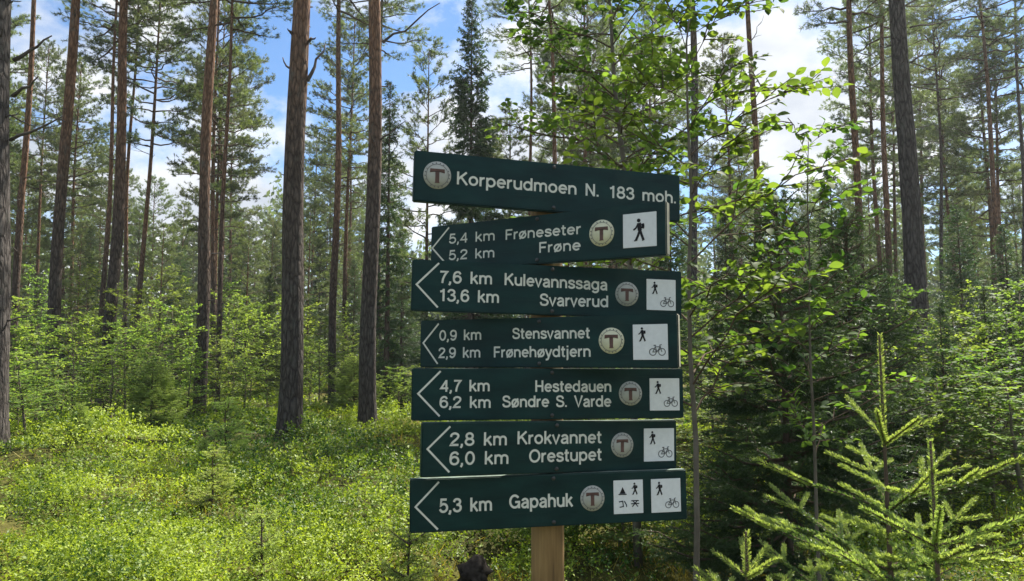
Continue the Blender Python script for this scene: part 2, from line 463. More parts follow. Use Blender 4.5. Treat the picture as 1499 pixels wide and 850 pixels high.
def spruce_geo(seed, H, Rc, z0=0.2, whorl=0.28, nbr=6, needle=(0.03, 0.006), step=0.02, twig_step=0.09, droop=0.25, tip_t=0.5, power=0.85, hang=0.3, per=3, tb=0.0):
    rng = np.random.default_rng(seed)
    lim, ned = Geo(), Geo()
    PA, PB, TT = [], [], []           # twig segments carrying needles
    z = z0
    while z < H - 0.12:
        t = (z - z0) / (H - z0)
        for b in range(nbr + rng.integers(-1, 2)):
            az = rng.uniform(0, 6.283)
            Lb = (Rc * (1 - t) ** power + 0.05) * rng.uniform(.65, 1.12)
            n = 6; s = np.linspace(0, 1, n + 1)
            d = np.array([math.cos(az), math.sin(az), 0])
            up = R(35) * t - droop * (1 - t)
            zz = Lb * (math.tan(up) * s - .25 * (1 - t) * s * (1 - s) + .12 * s ** 3)
            pts = np.array([0, 0, z + rng.uniform(-.08, .08)]) + np.outer(s * Lb, d) + np.outer(zz, [0, 0, 1])
            pts[1:] += rng.normal(size=(n, 3)) * .02 * Lb
            lim.tube(pts, np.linspace(.006 + .010 * Lb, .003, n + 1), 4, False)
            bt = rng.uniform(0.1, .7)
            PA.append(pts[2:-1]); PB.append(pts[3:]); TT.append(np.full(n - 2, bt))
            side = np.array([-d[1], d[0], 0])
            m = max(3, int(Lb / twig_step))
            u = np.linspace(.15, .97, m)
            for uu in u:
                f = uu * n; i0 = min(int(f), n - 1)
                p = pts[i0] + (pts[i0 + 1] - pts[i0]) * (f - i0)
                for sg in (-1, 1):
                    ls = Lb * .42 * (1.05 - uu) * rng.uniform(.6, 1.2) + .05
                    e = p + (d * .75 + side * sg * rng.uniform(.6, 1)) * ls + np.array([0, 0, -hang * ls * rng.uniform(.2, 1.3)])
                    PA.append(p[None]); PB.append(e[None]); TT.append([np.clip(bt + (.25 if uu > .75 else 0) + rng.normal() * .12, 0, 1)])
                    if ls > .16:
                        for w in (.35, .65):
                            q = p + (e - p) * w
                            for s2 in (-1, 1):
                                e2 = q + (d * .6 * s2 + (e - p) / ls * .6) * ls * .38 + np.array([0, 0, -hang * ls * .3])
                                PA.append(q[None]); PB.append(e2[None]); TT.append([np.clip(bt + rng.normal() * .15, 0, 1)])
        z += whorl * (1 - .45 * t) * rng.uniform(.8, 1.2)
    PA.append(np.array([[0, 0, H - .5 * min(1, H / 4)]])); PB.append(np.array([[0, 0, H]])); TT.append([.6])
    PA, PB, TT = np.vstack(PA), np.vstack(PB), np.concatenate([np.asarray(x, float) for x in TT])
    ln = np.linalg.norm(PB - PA, axis=1)
    cnt = np.maximum(2, (ln / step * per).astype(int))
    idx = np.repeat(np.arange(len(PA)), cnt)
    u = rng.random(len(idx))
    P0 = PA[idx] + (PB - PA)[idx] * u[:, None]
    D = unit((PB - PA)[idx])
    Y = unit(D * .8 + unit(rng.normal(size=D.shape)) * .8)
    X, Z = frames(Y, rng)
    ned.stamp(BLADE, P0, X, Y, Z, needle[1] * rng.uniform(.7, 1.3, len(idx)), needle[0] * rng.uniform(.7, 1.3, len(idx)), np.clip(TT[idx] + tb + rng.normal(size=len(idx)) * .1, 0, 1))
    trk = trunk_geo(np.stack([.01 * np.sin(np.linspace(0, 5, 12)), .01 * np.cos(np.linspace(0, 4, 12)) - .01, np.linspace(-.2, H - .02, 12)], -1), np.linspace(.012 + H * .0085, .004, 12), 8, .04, seed)
    return trk, lim, ned

def leafy_geo(seed, H, z0, spread, nb, leaf, tmpl=KITE, per=9, stem_r=None, lean=(0, 0), updir=0.75, tw=6, flat=0.55, wid=0.62):
    """broad-leaved sapling: crooked stem, ascending limbs, twigs with leaves"""
    rng = np.random.default_rng(seed)
    stem, lim, lv = Geo(), Geo(), Geo()
    n = 10; s = np.linspace(0, 1, n)
    sp = np.stack([lean[0] * s + .03 * H * np.cumsum(rng.normal(size=n)) / 4 * s, lean[1] * s + .03 * H * np.cumsum(rng.normal(size=n)) / 4 * s, s * H], -1)
    sp[0, 2] = -.15
    r0 = stem_r or (.006 + .006 * H)
    stem.tube(sp, np.linspace(r0, r0 * .18, n), 7, True)
    LP, LD, LT = [], [], []
    for b in range(nb):
        t = z0 / H + (1 - z0 / H) * (b + rng.random()) / nb
        f = t * (n - 1); i0 = min(int(f), n - 2)
        p = sp[i0] + (sp[i0 + 1] - sp[i0]) * (f - i0)
        az = b * 2.4 + rng.uniform(-.6, .6)
        Lb = spread * (.35 + .65 * math.sin(min(1, .25 + (1 - t) * 1.2) * math.pi / 2)) * rng.uniform(.6, 1.15)
        d = np.array([math.cos(az), math.sin(az), updir * rng.uniform(.5, 1.4)]); d /= np.linalg.norm(d)
        m = 6; q = np.linspace(0, 1, m)
        pts = p + np.outer(q * Lb, d) + np.outer(-.18 * Lb * q ** 2, [0, 0, 1]) + rng.normal(size=(m, 3)) * .025 * Lb * q[:, None]
        lim.tube(pts, np.linspace(r0 * .4 * (1.2 - t), .0025, m), 5, False)
        bt = rng.uniform(.15, .85)
        for k in range(tw):
            u = .2 + .8 * (k + rng.random()) / tw
            g_ = u * (m - 1); j0 = min(int(g_), m - 2)
            a = pts[j0] + (pts[j0 + 1] - pts[j0]) * (g_ - j0)
            td = d * .6 + rng.normal(size=3) * .55; td[2] = abs(td[2]) * .5 - .05; td /= np.linalg.norm(td)
            lt = Lb * rng.uniform(.18, .42) * (1.2 - .5 * u) + leaf
            e = a + td * lt
            lim.tube([a, (a + e) / 2 + rng.normal(size=3) * .01, e], [.004, .003, .0015], 3, False)
            uu = np.linspace(.1, 1, per)
            LP.append(a + np.outer(uu, e - a))
            sd = unit(np.cross(td, [0, 0, 1.0]))
            sg = np.where(np.arange(per) % 2 == 0, 1, -1)
            ld = td * .6 + np.outer(sg, sd) * .8 + rng.normal(size=(per, 3)) * .35
            LD.append(ld); LT.append(np.clip(bt + rng.normal(size=per) * .2, 0, 1))
    LP, LD, LT = np.vstack(LP), np.vstack(LD), np.concatenate(LT)
    LD[:, 2] -= .15
    Y = unit(LD)
    X, Z = frames(Y, rng, np.array([0, 0, 1.0]), flat)
    sy = leaf * rng.uniform(.6, 1.2, len(LP))
    lv.stamp(tmpl, LP, X, Y, Z, sy * wid, sy, LT)
    return stem, lim, lv

# ------------------------------------------------------------------ pines that can be told apart
CROWNS = []
for k in range(4):
    li, ne = pine_crown(100 + k, 10.0, 0.0, 2.3, 46)
    CROWNS.append((li.mesh('limbs', M['twig_bark']), ne.mesh('crown', M['pine_needles'])))

def main_pine(top, bot, Y, diam, H, z_crown, label, bark_m='pine_bark', ns=14, ci=0, extra=(), seed=1, crown_s=1.0, stub_z=(1.2, 12), slen=(.12, .9)):
    diam *= .9
    a = P(*bot, Y); b = P(*top, Y)
    sl = (b - a) / (b[2] - a[2])
    base = a + sl * (0 - a[2]); base[2] = gz(base[0], base[1])
    rng = np.random.default_rng(seed)
    n = 46
    z = np.concatenate([[-.3], np.linspace(0, H, n - 1)])
    wob = .055 * np.stack([np.sin(z * .55 + seed), np.cos(z * .43 + 2 * seed)], -1) * np.clip(z / 4, 0, 1)[:, None]
    pts = np.stack([sl[0] * z + wob[:, 0], sl[1] * z + wob[:, 1], z], -1)
    r = diam / 2 * (1 - .80 * np.clip(z / H, 0, 1) ** 1.1) * (1 + .35 * np.exp(-np.clip(z, 0, 9) / .25) * .6)
    t = empty('pine_tree', base, label, 'pine tree', 'tall pines of the near stand')
    part('trunk', trunk_geo(pts, r, 18, .06, seed).mesh('trunk', M[bark_m], True), t)
    r_at = lambda zz: (np.array([np.interp(zz, z, pts[:, 0]), np.interp(zz, z, pts[:, 1]), zz]), float(np.interp(zz, z, r)))
    stubs = dead_stubs(seed + 7, stub_z[0], stub_z[1], ns, r_at, *slen)
    for (p1, p2, rr) in extra:               # dead branches the photograph shows
        q1 = P(*p1, Y) - base; q2 = P(*p2, Y + rng.uniform(-.5, .3)) - base
        s = np.linspace(0, 1, 6)
        q = q1 + np.outer(s, q2 - q1) + rng.normal(size=(6, 3)) * .03 * np.linalg.norm(q2 - q1) * np.sin(s * 3.14)[:, None]
        g = Geo(); g.tube(q, np.linspace(rr, rr * .3, 6), 6, True); stubs.append(g)
    for g in stubs: part('dead_branch', g.mesh('dead_branch', M['dead_wood']), t)
    cl, cn = CROWNS[ci % 4]
    c0, _ = r_at(z_crown)
    for nm, me in (('limbs', cl), ('crown', cn)):
        o = part(nm, me, t)
        o.location = c0; o.scale = (crown_s, crown_s, (H + .3 - z_crown) / 10.0)
        o.rotation_euler = (math.atan2(-sl[1], 1), math.atan2(sl[0], 1), seed * 1.7)
    return t

LANDMARKS = []
def lm(x, name): LANDMARKS.append((x, name))
MP = main_pine
MP((2, 0), (-15, 630), 10, .43, 21, 12, 'thick dark pine trunk cut by the left edge of the photo', 'grey_bark', 22, 0, (((20, 88), (76, 52), .03), ((19, 140), (56, 112), .03), ((15, 205), (92, 170), .025)), 1)
MP((50, 0), (22, 450), 21, .25, 21, 13.5, 'slim pine leaning right, just right of the thick trunk cut by the left edge', 'red_bark', 12, 1, (), 2)
MP((110, 0), (80, 460), 17, .33, 21, 12.5, 'straight grey-brown pine, second medium-thick trunk from the left edge', 'pine_bark', 14, 2, (), 3)
MP((172, 0), (150, 470), 26, .22, 20, 13, 'thin pine close on the left of the dark leaning medium-thick pine', 'red_bark', 10, 3, (), 4)
MP((185, 0), (160, 475), 17.5, .33, 22, 12.5, 'dark leaning medium-thick pine rising from the leafy saplings at left', 'pine_bark', 14, 0, (), 5)
MP((198, 60), (180, 470), 29, .22, 20, 13, 'thin pine close on the right of the dark leaning medium-thick pine', 'red_bark', 10, 1, (), 6)
MP((312, 0), (292, 590), 17, .34, 21, 12, 'red-brown pine with its dark base standing in the sunlit shrubs', 'red_bark', 14, 2, (), 7)
MP((338, 0), (318, 570), 20, .17, 17, 11, 'very thin reddish pine right beside the red-brown pine with dark base', 'red_bark', 10, 3, (), 8)
MP((440, 0), (425, 615), 12, .43, 21, 11.5, 'thick pine with forked dead branch stubs, its whole base visible on the berry shrubs', 'pine_bark', 26, 0,
   (((450, 118), (476, 64), .035), ((430, 112), (414, 84), .03), ((452, 60), (462, 55), .03), ((428, 50), (421, 42), .03), ((444, 12), (458, 10), .03)), 9, slen=(.05, .22))
MP((498, 0), (488, 490), 23, .29, 21, 13, 'brown slender pine between the two thick trunks left of the signs', 'red_bark', 14, 1, (), 10)
MP((548, 0), (538, 600), 14.5, .38, 21, 12, 'thick pine just left of the signs with one long bare branch reaching right', 'pine_bark', 16, 2, (((560, 62), (644, 4), .028), ((556, 205), (592, 178), .022), ((560, 25), (610, 20), .014)), 11, slen=(.08, .4))
MP((557, 0), (549, 420), 26, .26, 20, 13, 'dark thinner pine hidden close behind the thick pine left of the signs', 'grey_bark', 8, 3, (), 12)
MP((775, 0), (777, 240), 30, .23, 20, 14, 'thin reddish pine above the top sign, left one of a pair', 'red_bark', 10, 0, (), 13)
MP((803, 0), (812, 220), 24, .24, 20, 13.5, 'thin reddish pine above the top sign, right one of a pair', 'red_bark', 10, 1, (), 14)
MP((1012, 0), (1018, 425), 21, .34, 21, 13, 'grey pine trunk behind the leafy sapling, right of the sign ends', 'grey_bark', 10, 2, (), 15)
MP((1097, 0), (1108, 350), 22, .29, 21, 14, 'dark pine between the leafy sapling and the bright sky gap at right', 'pine_bark', 12, 3, (), 16)
MP((1245, 0), (1258, 400), 21, .29, 21, 11.5, 'red-brown pine left of the thick grey pine at right', 'red_bark', 14, 0, (), 17)
MP((1288, 0), (1300, 370), 25, .28, 20, 13, 'thinner pine close on the left of the thick grey pine at right', 'red_bark', 10, 1, (), 18)
MP((1315, 0), (1337, 420), 14, .45, 22, 12, 'thick grey pine, the thickest trunk right of the signs', 'grey_bark', 16, 2, (((1333, 92), (1352, 78), .025), ((1332, 40), (1410, 22), .02)), 19, .72, slen=(.08, .5))
MP((1437, 40), (1470, 430), 27, .27, 20, 12.5, 'slender pine leaning left near the right edge', 'red_bark', 10, 3, (), 20)
MP((1370, 100), (1382, 420), 30, .21, 19, 12, 'thin dark pine just right of the thick grey pine', 'grey_bark', 10, 0, (), 21)
MP((1490, 60), (1500, 420), 28, .22, 20, 12, 'thin pine trunk at the very right edge of the photo', 'grey_bark', 10, 1, (), 22)

# ------------------------------------------------------------------ further pines: copies of four kinds
ORD = ['nearest', 'second', 'third', 'fourth', 'fifth', 'sixth', 'seventh', 'eighth', 'ninth', 'tenth', 'eleventh', 'twelfth', 'thirteenth', 'fourteenth',
       'fifteenth', 'sixteenth', 'seventeenth', 'eighteenth', 'nineteenth', 'twentieth'] + ['twenty-' + w for w in ('first', 'second', 'third', 'fourth', 'fifth', 'sixth', 'seventh', 'eighth', 'ninth')] + ['thirtieth']
MARKS = [(-400, 'the left edge of the photo'), (292, 'the red-brown pine with dark base'), (425, 'the thick pine with forked stubs'),
         (620, 'the left ends of the signs'), (1005, 'the right ends of the signs'), (1335, 'the thick grey pine')]
def ordinal_labels(items, what):
    """items: roots; one label each, by place between landmarks"""
    rows = {}
    for o in items:
        p = np.array(o.location); p[2] = 1.6
        x = px_of(p)[0]
        k = max(i for i, (mx, _) in enumerate(MARKS) if x >= mx or i == 0)
        rows.setdefault(k, []).append((x, o))
    for k, lst in rows.items():
        for j, (x, o) in enumerate(sorted(lst, key=lambda r: r[0])):
            o['label'] = f"{'first' if j == 0 else ORD[min(j, 29)]} {what} right of {MARKS[k][1]}"

FAR = []
for k in range(4):
    H = [18, 20, 17, 19][k]; zc = [8.5, 11, 7, 10][k]
    li, ne = pine_crown(200 + k, H, zc, [2.2, 2.4, 2.0, 2.5][k], 50, .045, (.14, .024), 15)
    z = np.linspace(-.3, H, 30)
    tp = np.stack([.06 * np.sin(z * .4 + k), .06 * np.cos(z * .35 + k) - .06, z], -1)
    tg = trunk_geo(tp, .135 * (1 - .82 * np.clip(z / H, 0, 1)), 10, .05, k)
    r_at = lambda zz: (np.array([np.interp(zz, z, tp[:, 0]), np.interp(zz, z, tp[:, 1]), zz]), .08)
    dead_stubs(300 + k, 2.5, zc + 1, 16, r_at, .3, 1.3, li)
    FAR.append((tg.mesh('trunk', M['red_bark'], True), li.mesh('limbs', M['twig_bark']), ne.mesh('crown', M['pine_needles'])))

rng = np.random.default_rng(11)
far_list = []
GAPS = [(245, 292, 24, 60), (378, 424, 24, 70), (578, 668, 24, 75), (1125, 1205, 20, 60)]
tries = 0
pos = []
while len(far_list) < 104 and tries < 4000:
    tries += 1
    Y = 27 + 55 * rng.random() ** 1.15
    x = rng.uniform(-.80 * Y - 2, .80 * Y + 2)
    cx = px_of((x, Y, 8))[0]
    if any(a - 20 < cx < b + 20 and Y < d_ for a, b, c_, d_ in GAPS): continue
    if any((x - a) ** 2 + (Y - b) ** 2 < 2.2 ** 2 for a, b in pos): continue
    pos.append((x, Y))
    k = rng.integers(0, 4)
    s = rng.uniform(.8, 1.12)
    t = empty('pine_tree', (x, Y, gz(x, Y)), None, 'pine tree', 'slim pines of the background forest', (rng.normal() * .012, rng.normal() * .015, rng.uniform(0, 6.28)), (s, s, s * rng.uniform(.92, 1.08)))
    for nm, me in zip(('trunk', 'limbs', 'crown'), FAR[k]): part(nm, me, t)
    far_list.append(t)
ordinal_labels(far_list, 'slim background pine')

# young pines with low crowns
li, ne = pine_crown(250, 13.0, 3.0, 1.35, 46, .03, (.13, .022), 14)
z = np.linspace(-.3, 13, 20)
YP = (trunk_geo(np.stack([0 * z, 0 * z, z], -1), .085 * (1 - .85 * np.clip(z / 13, 0, 1)), 8, .04, 5).mesh('trunk', M['red_bark'], True), li.mesh('limbs', M['twig_bark']), ne.mesh('crown', M['pine_needles']))
yp_list = []
for (xp, yt, Y, lab) in ((628, 70, 28, 'pale thin young pine rising left of the dark spruce spire'), (240, 330, 31, None), (90, 300, 36, None), (330, 300, 38, None), (455, 300, 33, None), (400, 320, 40, None),
                         (1150, 330, 34, None), (1420, 280, 36, None), (1200, 300, 42, None), (20, 330, 40, None), (510, 340, 42, None), (1390, 250, 45, None), (1050, 330, 40, None), (1480, 250, 33, None), (160, 300, 45, None),
                         (50, 290, 47, None), (120, 340, 34, None), (205, 310, 40, None), (270, 300, 44, None), (365, 330, 33, None), (420, 290, 48, None), (480, 320, 46, None), (540, 310, 38, None), (592, 340, 44, None), (660, 330, 36, None), (0, 300, 34, None), (1290, 300, 38, None), (1110, 340, 44, None)):
    p = P(xp, yt, Y); H = p[2] - gz(p[0], Y); s = H / 13
    sw = max(s, .75)
    t = empty('young_pine', (p[0], Y, gz(p[0], Y)), lab, 'pine tree', 'young low-crowned pines', (0, 0, Y * 1.3), (sw, sw, s))
    for nm, me in zip(('trunk', 'limbs', 'crown'), YP): part(nm, me, t)
    if not lab: yp_list.append(t)
ordinal_labels(yp_list, 'short young low-crowned pine')

# ------------------------------------------------------------------ spruces
def place_tree(name, geos, loc, label, cat, group, rot=0, scale=(1, 1, 1), names=('trunk', 'limbs', 'crown')):
    t = empty(name, loc, label, cat, group, (0, 0, rot), scale)
    for nm, me in zip(names, geos): part(nm, me, t)
    return t
def meshes(geos, mats, names=('trunk', 'limbs', 'crown')):
    return [g.mesh(n, M[m], n == 'trunk') for g, m, n in zip(geos, mats, names)]
SPM = ('spruce_bark', 'twig_bark', 'spruce_needles')

p = P(691, -6, 24); H = p[2] - gz(p[0], 24)
place_tree('spruce_tree', meshes(spruce_geo(41, H, 2.0, .6, .42, 6, (.09, .032), .045, .16, .32, hang=.6, power=.75, per=3), SPM), (p[0], 24, gz(p[0], 24)), 'tall dark spruce spire rising behind the top sign', 'spruce tree', 'spruces of the forest')
p = P(572, 118, 20); H = p[2] - gz(p[0], 20)
SL = meshes(spruce_geo(42, H, .85, .5, .33, 6, (.07, .018), .045, .15, .45, hang=.6, power=.55, per=3), SPM)
place_tree('spruce_tree', SL, (p[0], 20, gz(p[0], 20)), 'narrow drooping spruce between the thick pine and the sign ends', 'spruce tree', 'spruces of the forest')
MID = meshes(spruce_geo(43, 6.0, 1.25, .2, .28, 6, (.06, .015), .035, .12, .2, hang=.4, per=3), SPM)
mid_list = []
for (xp, yt, Y, s) in ((60, 400, 32, 1), (205, 420, 36, 1), (395, 400, 30, 1), (455, 420, 37, 1), (1215, 250, 11.5, 1), (1060, 300, 13, 1), (1400, 300, 16, 1.1), (1330, 330, 18, 1), (1470, 330, 13, 1.1), (980, 250, 19, 1), (900, 240, 22, 1), (1150, 280, 20, 1), (1250, 380, 8.5, 1.0), (850, 380, 30, 1), (700, 330, 34, 1), (135, 330, 44, 1), (265, 360, 41, 1), (350, 300, 52, 1), (470, 350, 45, 1), (520, 380, 34, 1), (15, 370, 40, 1), (405, 330, 50, 1), (590, 330, 38, 1), (1185, 380, 7.8, 1), (1085, 400, 8.2, 1), (1300, 400, 10.5, 1), (1440, 420, 9.8, 1), (1375, 440, 8.0, 1)):
    p = P(xp, yt, Y); H = p[2] - gz(p[0], Y); q = H / 6.0
    mid_list.append(place_tree('spruce_tree', MID, (p[0], Y, gz(p[0], Y)), None, 'spruce tree', 'spruces of the forest', xp * .37, (q * s, q * s, q)))
ordinal_labels(mid_list, 'half-grown spruce in the shade')
# the dense dark one near the signs
NEAR = meshes(spruce_geo(44, 2.75, 1.0, .12, .17, 7, (.026, .0062), .012, .06, .12, hang=.22, per=3, power=.8), SPM)
p = P(1140, 425, 4.9)
place_tree('spruce_tree', NEAR, (p[0], 4.9, gz(p[0], 4.9)), 'dense dark green young spruce filling the shade right of the signs', 'spruce tree', 'spruces of the forest', .4)
p = P(1235, 300, 7.0)
place_tree('spruce_tree', NEAR, (p[0], 7.0, gz(p[0], 7)), 'dark young spruce behind the bright foreground spruce tip', 'spruce tree', 'spruces of the forest', 2.4, (1.05, 1.05, 1.1))
# bushy little spruces in the shrubs
BUSH = meshes(spruce_geo(45, 1.5, .85, .06, .15, 7, (.028, .008), .012, .06, -.1, hang=.1, per=4, power=.7, tb=.3), ('spruce_bark', 'twig_bark', 'young_spruce_needles'))
for (xp, yt, Y, s, lab) in ((225, 528, 13, 1.0, 'bushy knee-to-chest high spruce in the shrubs left of the dark pine base'), (118, 590, 10.5, .75, 'low spreading spruce in the shade band at far left'),
                            (300, 640, 9, .6, 'small spruce in the shade below the red-brown pine'), (520, 520, 18, 1, 'bushy young spruce between the two thick trunks')):
    p = P(xp, yt, Y); H = p[2] - gz(p[0], Y); q = H / 1.5
    place_tree('spruce_bush', BUSH, (p[0], Y, gz(p[0], Y)), lab, 'young spruce', 'bushy young spruces', xp, (q * s, q * s, q))
TINY = meshes(spruce_geo(46, .75, .26, .08, .11, 5, (.020, .0045), .007, .045, -.15, hang=.05, per=6, power=.9, tb=.35), ('spruce_bark', 'twig_bark', 'young_spruce_needles'))
for (xp, yt, Y, lab) in ((333, 582, 9.5, 'thin little spruce seedling in sun between two pines'), (314, 655, 7.2, 'pale green spruce seedling in the middle of the sunlit shrubs'),
                         (384, 742, 5.0, 'spruce seedling at the bottom left of the signs, out in the shrubs'), (601, 770, 4.3, 'spruce seedling under the left end of the bottom sign'),
                         (560, 690, 7.5, 'spruce seedling in the shrubs left of the lower signs')):
    p = P(xp, yt, Y); H = max(.45, p[2] - gz(p[0], Y)); q = H / .75
    place_tree('spruce_seedling', TINY, (p[0], Y, gz(p[0], Y)), lab, 'spruce seedling', 'spruce seedlings in the shrubs', xp, (q, q, q))

# ------------------------------------------------------------------ foreground young spruces, needle by needle
def young_spruce(name, loc, label, top, whorls, seed, rot=0):
    """whorls: (height, number, length, elevation); shoots carry single needles"""
    rng = np.random.default_rng(seed)
    wood, ned, stem = Geo(), Geo(), Geo()
    sh = []                                                   # start, end, tint
    def shoot(a, b, tint): sh.append((np.asarray(a, float), np.asarray(b, float), tint))
    sh_top = whorls[0][0]
    shoot((0, 0, sh_top - .02), (0.004, 0, top), .82)
    for wi, (zw, nb, Lb, el) in enumerate(whorls):
        for b in range(nb):
            az = 6.283 * (b + .25 * rng.normal()) / nb + wi * 1.1 + seed
            Lq = Lb * rng.uniform(.75, 1.12)
            e = R(el + rng.uniform(-7, 7))
            d = np.array([math.cos(az) * math.cos(e), math.sin(az) * math.cos(e), math.sin(e)])
            years = wi + 1
            seg = Lq / years
            a = np.array([0, 0, zw + rng.uniform(-.012, .012)])
            for yr in range(years):
                d2 = d + np.array([0, 0, -.10 + .10 * yr]); d2 /= np.linalg.norm(d2)
                bpt = a + d2 * seg * (1.1 if yr < years - 1 else .9)
                new = yr == years - 1
                shoot(a, bpt, .74 if new else .12 + .1 * rng.random())
                wood.tube([a, bpt], [.0022 + .0012 * (years - yr), .0022], 5, False)
                side = np.cross(d2, [0, 0, 1.0]); side /= np.linalg.norm(side)
                if not new:                                   # side shoots at the node
                    for sg in (-1, 1):
                        yleft = years - yr - 1
                        c = bpt; dd = d2 * .75 + side * sg * .75 + np.array([0, 0, .08]) + rng.normal(size=3) * .08; dd /= np.linalg.norm(dd)
                        ls = seg * rng.uniform(.6, .85)
                        for y2 in range(yleft):
                            c2 = c + dd * ls
                            shoot(c, c2, .70 if y2 == yleft - 1 else .18)
                            wood.tube([c, c2], [.0022, .0016], 4, False)
                            if y2 < yleft - 1:
                                s3 = np.cross(dd, [0, 0, 1.0]); s3 /= np.linalg.norm(s3)
                                for s4 in (-1, 1):
                                    e3 = c2 + (dd * .7 + s3 * s4 * .7) * ls * .6
                                    shoot(c2, e3, .75)
                            c = c2; ls *= .8
                a = bpt
        # internode buds / small shoots on the stem between whorls
        zn = whorls[wi + 1][0] if wi + 1 < len(whorls) else zw - .18
        for k in range(5 if wi else 3):
            az = rng.uniform(0, 6.283); zz = rng.uniform(zn, zw); q = rng.uniform(.06, .15)
            e = np.array([math.cos(az) * q, math.sin(az) * q, zz + .35 * q])
            shoot((0, 0, zz), e, .7)
    zt = np.array([-.1] + [w[0] for w in whorls[::-1]] + [top])
    stem.tube(np.stack([0 * zt, 0 * zt, zt], -1), np.linspace(.013, .003, len(zt)), 8, True)
    A = np.array([s[0] for s in sh]); B = np.array([s[1] for s in sh]); T = np.array([s[2] for s in sh])
    ln = np.linalg.norm(B - A, axis=1)
    cnt = (ln * 2300).astype(int) + 6
    idx = np.repeat(np.arange(len(A)), cnt)
    u = rng.random(len(idx)) ** .95
    D = unit((B - A)[idx])
    rn = rng.normal(size=D.shape); rad = unit(rn - (rn * D).sum(1)[:, None] * D)
    up = np.where(rad[:, 2:3] < -.3, .25, 0)
    Y = unit(D * (.75 + .5 * (u[:, None] > .92)) + rad * .85 + np.array([0, 0, 1.0]) * up)
    P0 = A[idx] + (B - A)[idx] * u[:, None] + rad * .0015
    X, Z = frames(Y, rng)
    NEEDLE = (np.array([[-.5, 0, 0], [.5, 0, 0], [.5, .7, .0], [0, 1, 0], [-.5, .7, 0]], float), [(0, 1, 2), (0, 2, 4), (4, 2, 3)])
    ned.stamp(NEEDLE, P0, X, Y, Z, .0022, .0128 * rng.uniform(.75, 1.15, len(idx)), np.clip(T[idx] + rng.normal(size=len(idx)) * .10, 0, 1))
    t = empty(name, loc, label, 'young spruce', 'bright young spruces in the foreground', (0, 0, rot))
    part('stem', stem.mesh('stem', M['twig_bark'], True), t)
    part('limbs', wood.mesh('limbs', M['twig_bark']), t)
    part('needles', ned.mesh('needles', M['young_spruce_needles']), t)
    return t
p = P(1287, 490, 2.25)
g0 = gz(p[0], 2.25); h = p[2] - g0
young_spruce('young_spruce', (p[0], 2.25, g0), 'tallest bright young spruce in the bottom right foreground with a long upright tip', h,
             [(h - .33, 4, .26, 32), (h - .53, 5, .38, 28), (h - .71, 5, .48, 24), (h - .89, 6, .54, 19), (h - 1.07, 6, .60, 12)], 3, .35)
p = P(1362, 645, 1.95)
g0 = gz(p[0], 1.95); h = p[2] - g0
young_spruce('young_spruce', (p[0], 1.95, g0), 'bright young spruce right of the tallest foreground one, its dark upright tip lower', h,
             [(h - .27, 4, .24, 30), (h - .43, 5, .33, 25), (h - .60, 5, .42, 18), (h - .76, 6, .48, 12)], 5, 1.2)
p = P(1092, 778, 2.1)
g0 = gz(p[0], 2.1); h = p[2] - g0
young_spruce('young_spruce', (p[0], 2.1, g0), 'lowest foreground young spruce, only its tip showing right of the post', h,
             [(h - .12, 5, .14, 34), (h - .26, 5, .24, 24), (h - .42, 6, .34, 14)], 8, .2)

# ------------------------------------------------------------------ broad-leaved saplings
LFM = ('sapling_bark', 'twig_bark', 'broad_leaves')
LN = ('stem', 'limbs', 'leaves')
p = P(1012, 850, 3.5)
NS = meshes(leafy_geo(61, 3.75, 1.3, .85, 32, .058, LEAF, 9, .018, (.30, .1), .75, 8, .5, .6), LFM, LN)
place_tree('leafy_sapling', NS, (p[0], 3.5, gz(p[0], 3.5)), 'tall thin-stemmed leafy sapling right beside the sign ends', 'sapling', 'leafy saplings near the signs', .5, names=LN)
p = P(1195, 700, 3.9)
NS2 = meshes(leafy_geo(62, 2.75, 1.0, .5, 24, .055, LEAF, 7, .012, (.03, .05), .9, 5, .5, .6), LFM, LN)
place_tree('leafy_sapling', NS2, (p[0], 3.9, gz(p[0], 3.9)), 'leafy sapling with sunlit leaves left of the thick grey pine', 'sapling', 'leafy saplings near the signs', 1.5, names=LN)
p = P(930, 500, 5.6)
NS3 = meshes(leafy_geo(63, 5.6, 2.2, 1.05, 46, .066, LEAF, 10, .035, (-.1, .2), .7, 10, .55, .62), ('sapling_bark', 'twig_bark', 'dark_leaves'), LN)
place_tree('leafy_tree', NS3, (p[0], 5.6, gz(p[0], 5.6)), 'dense dark-leaved young tree above the right half of the top sign', 'tree', 'leafy saplings near the signs', 2.5, names=LN)

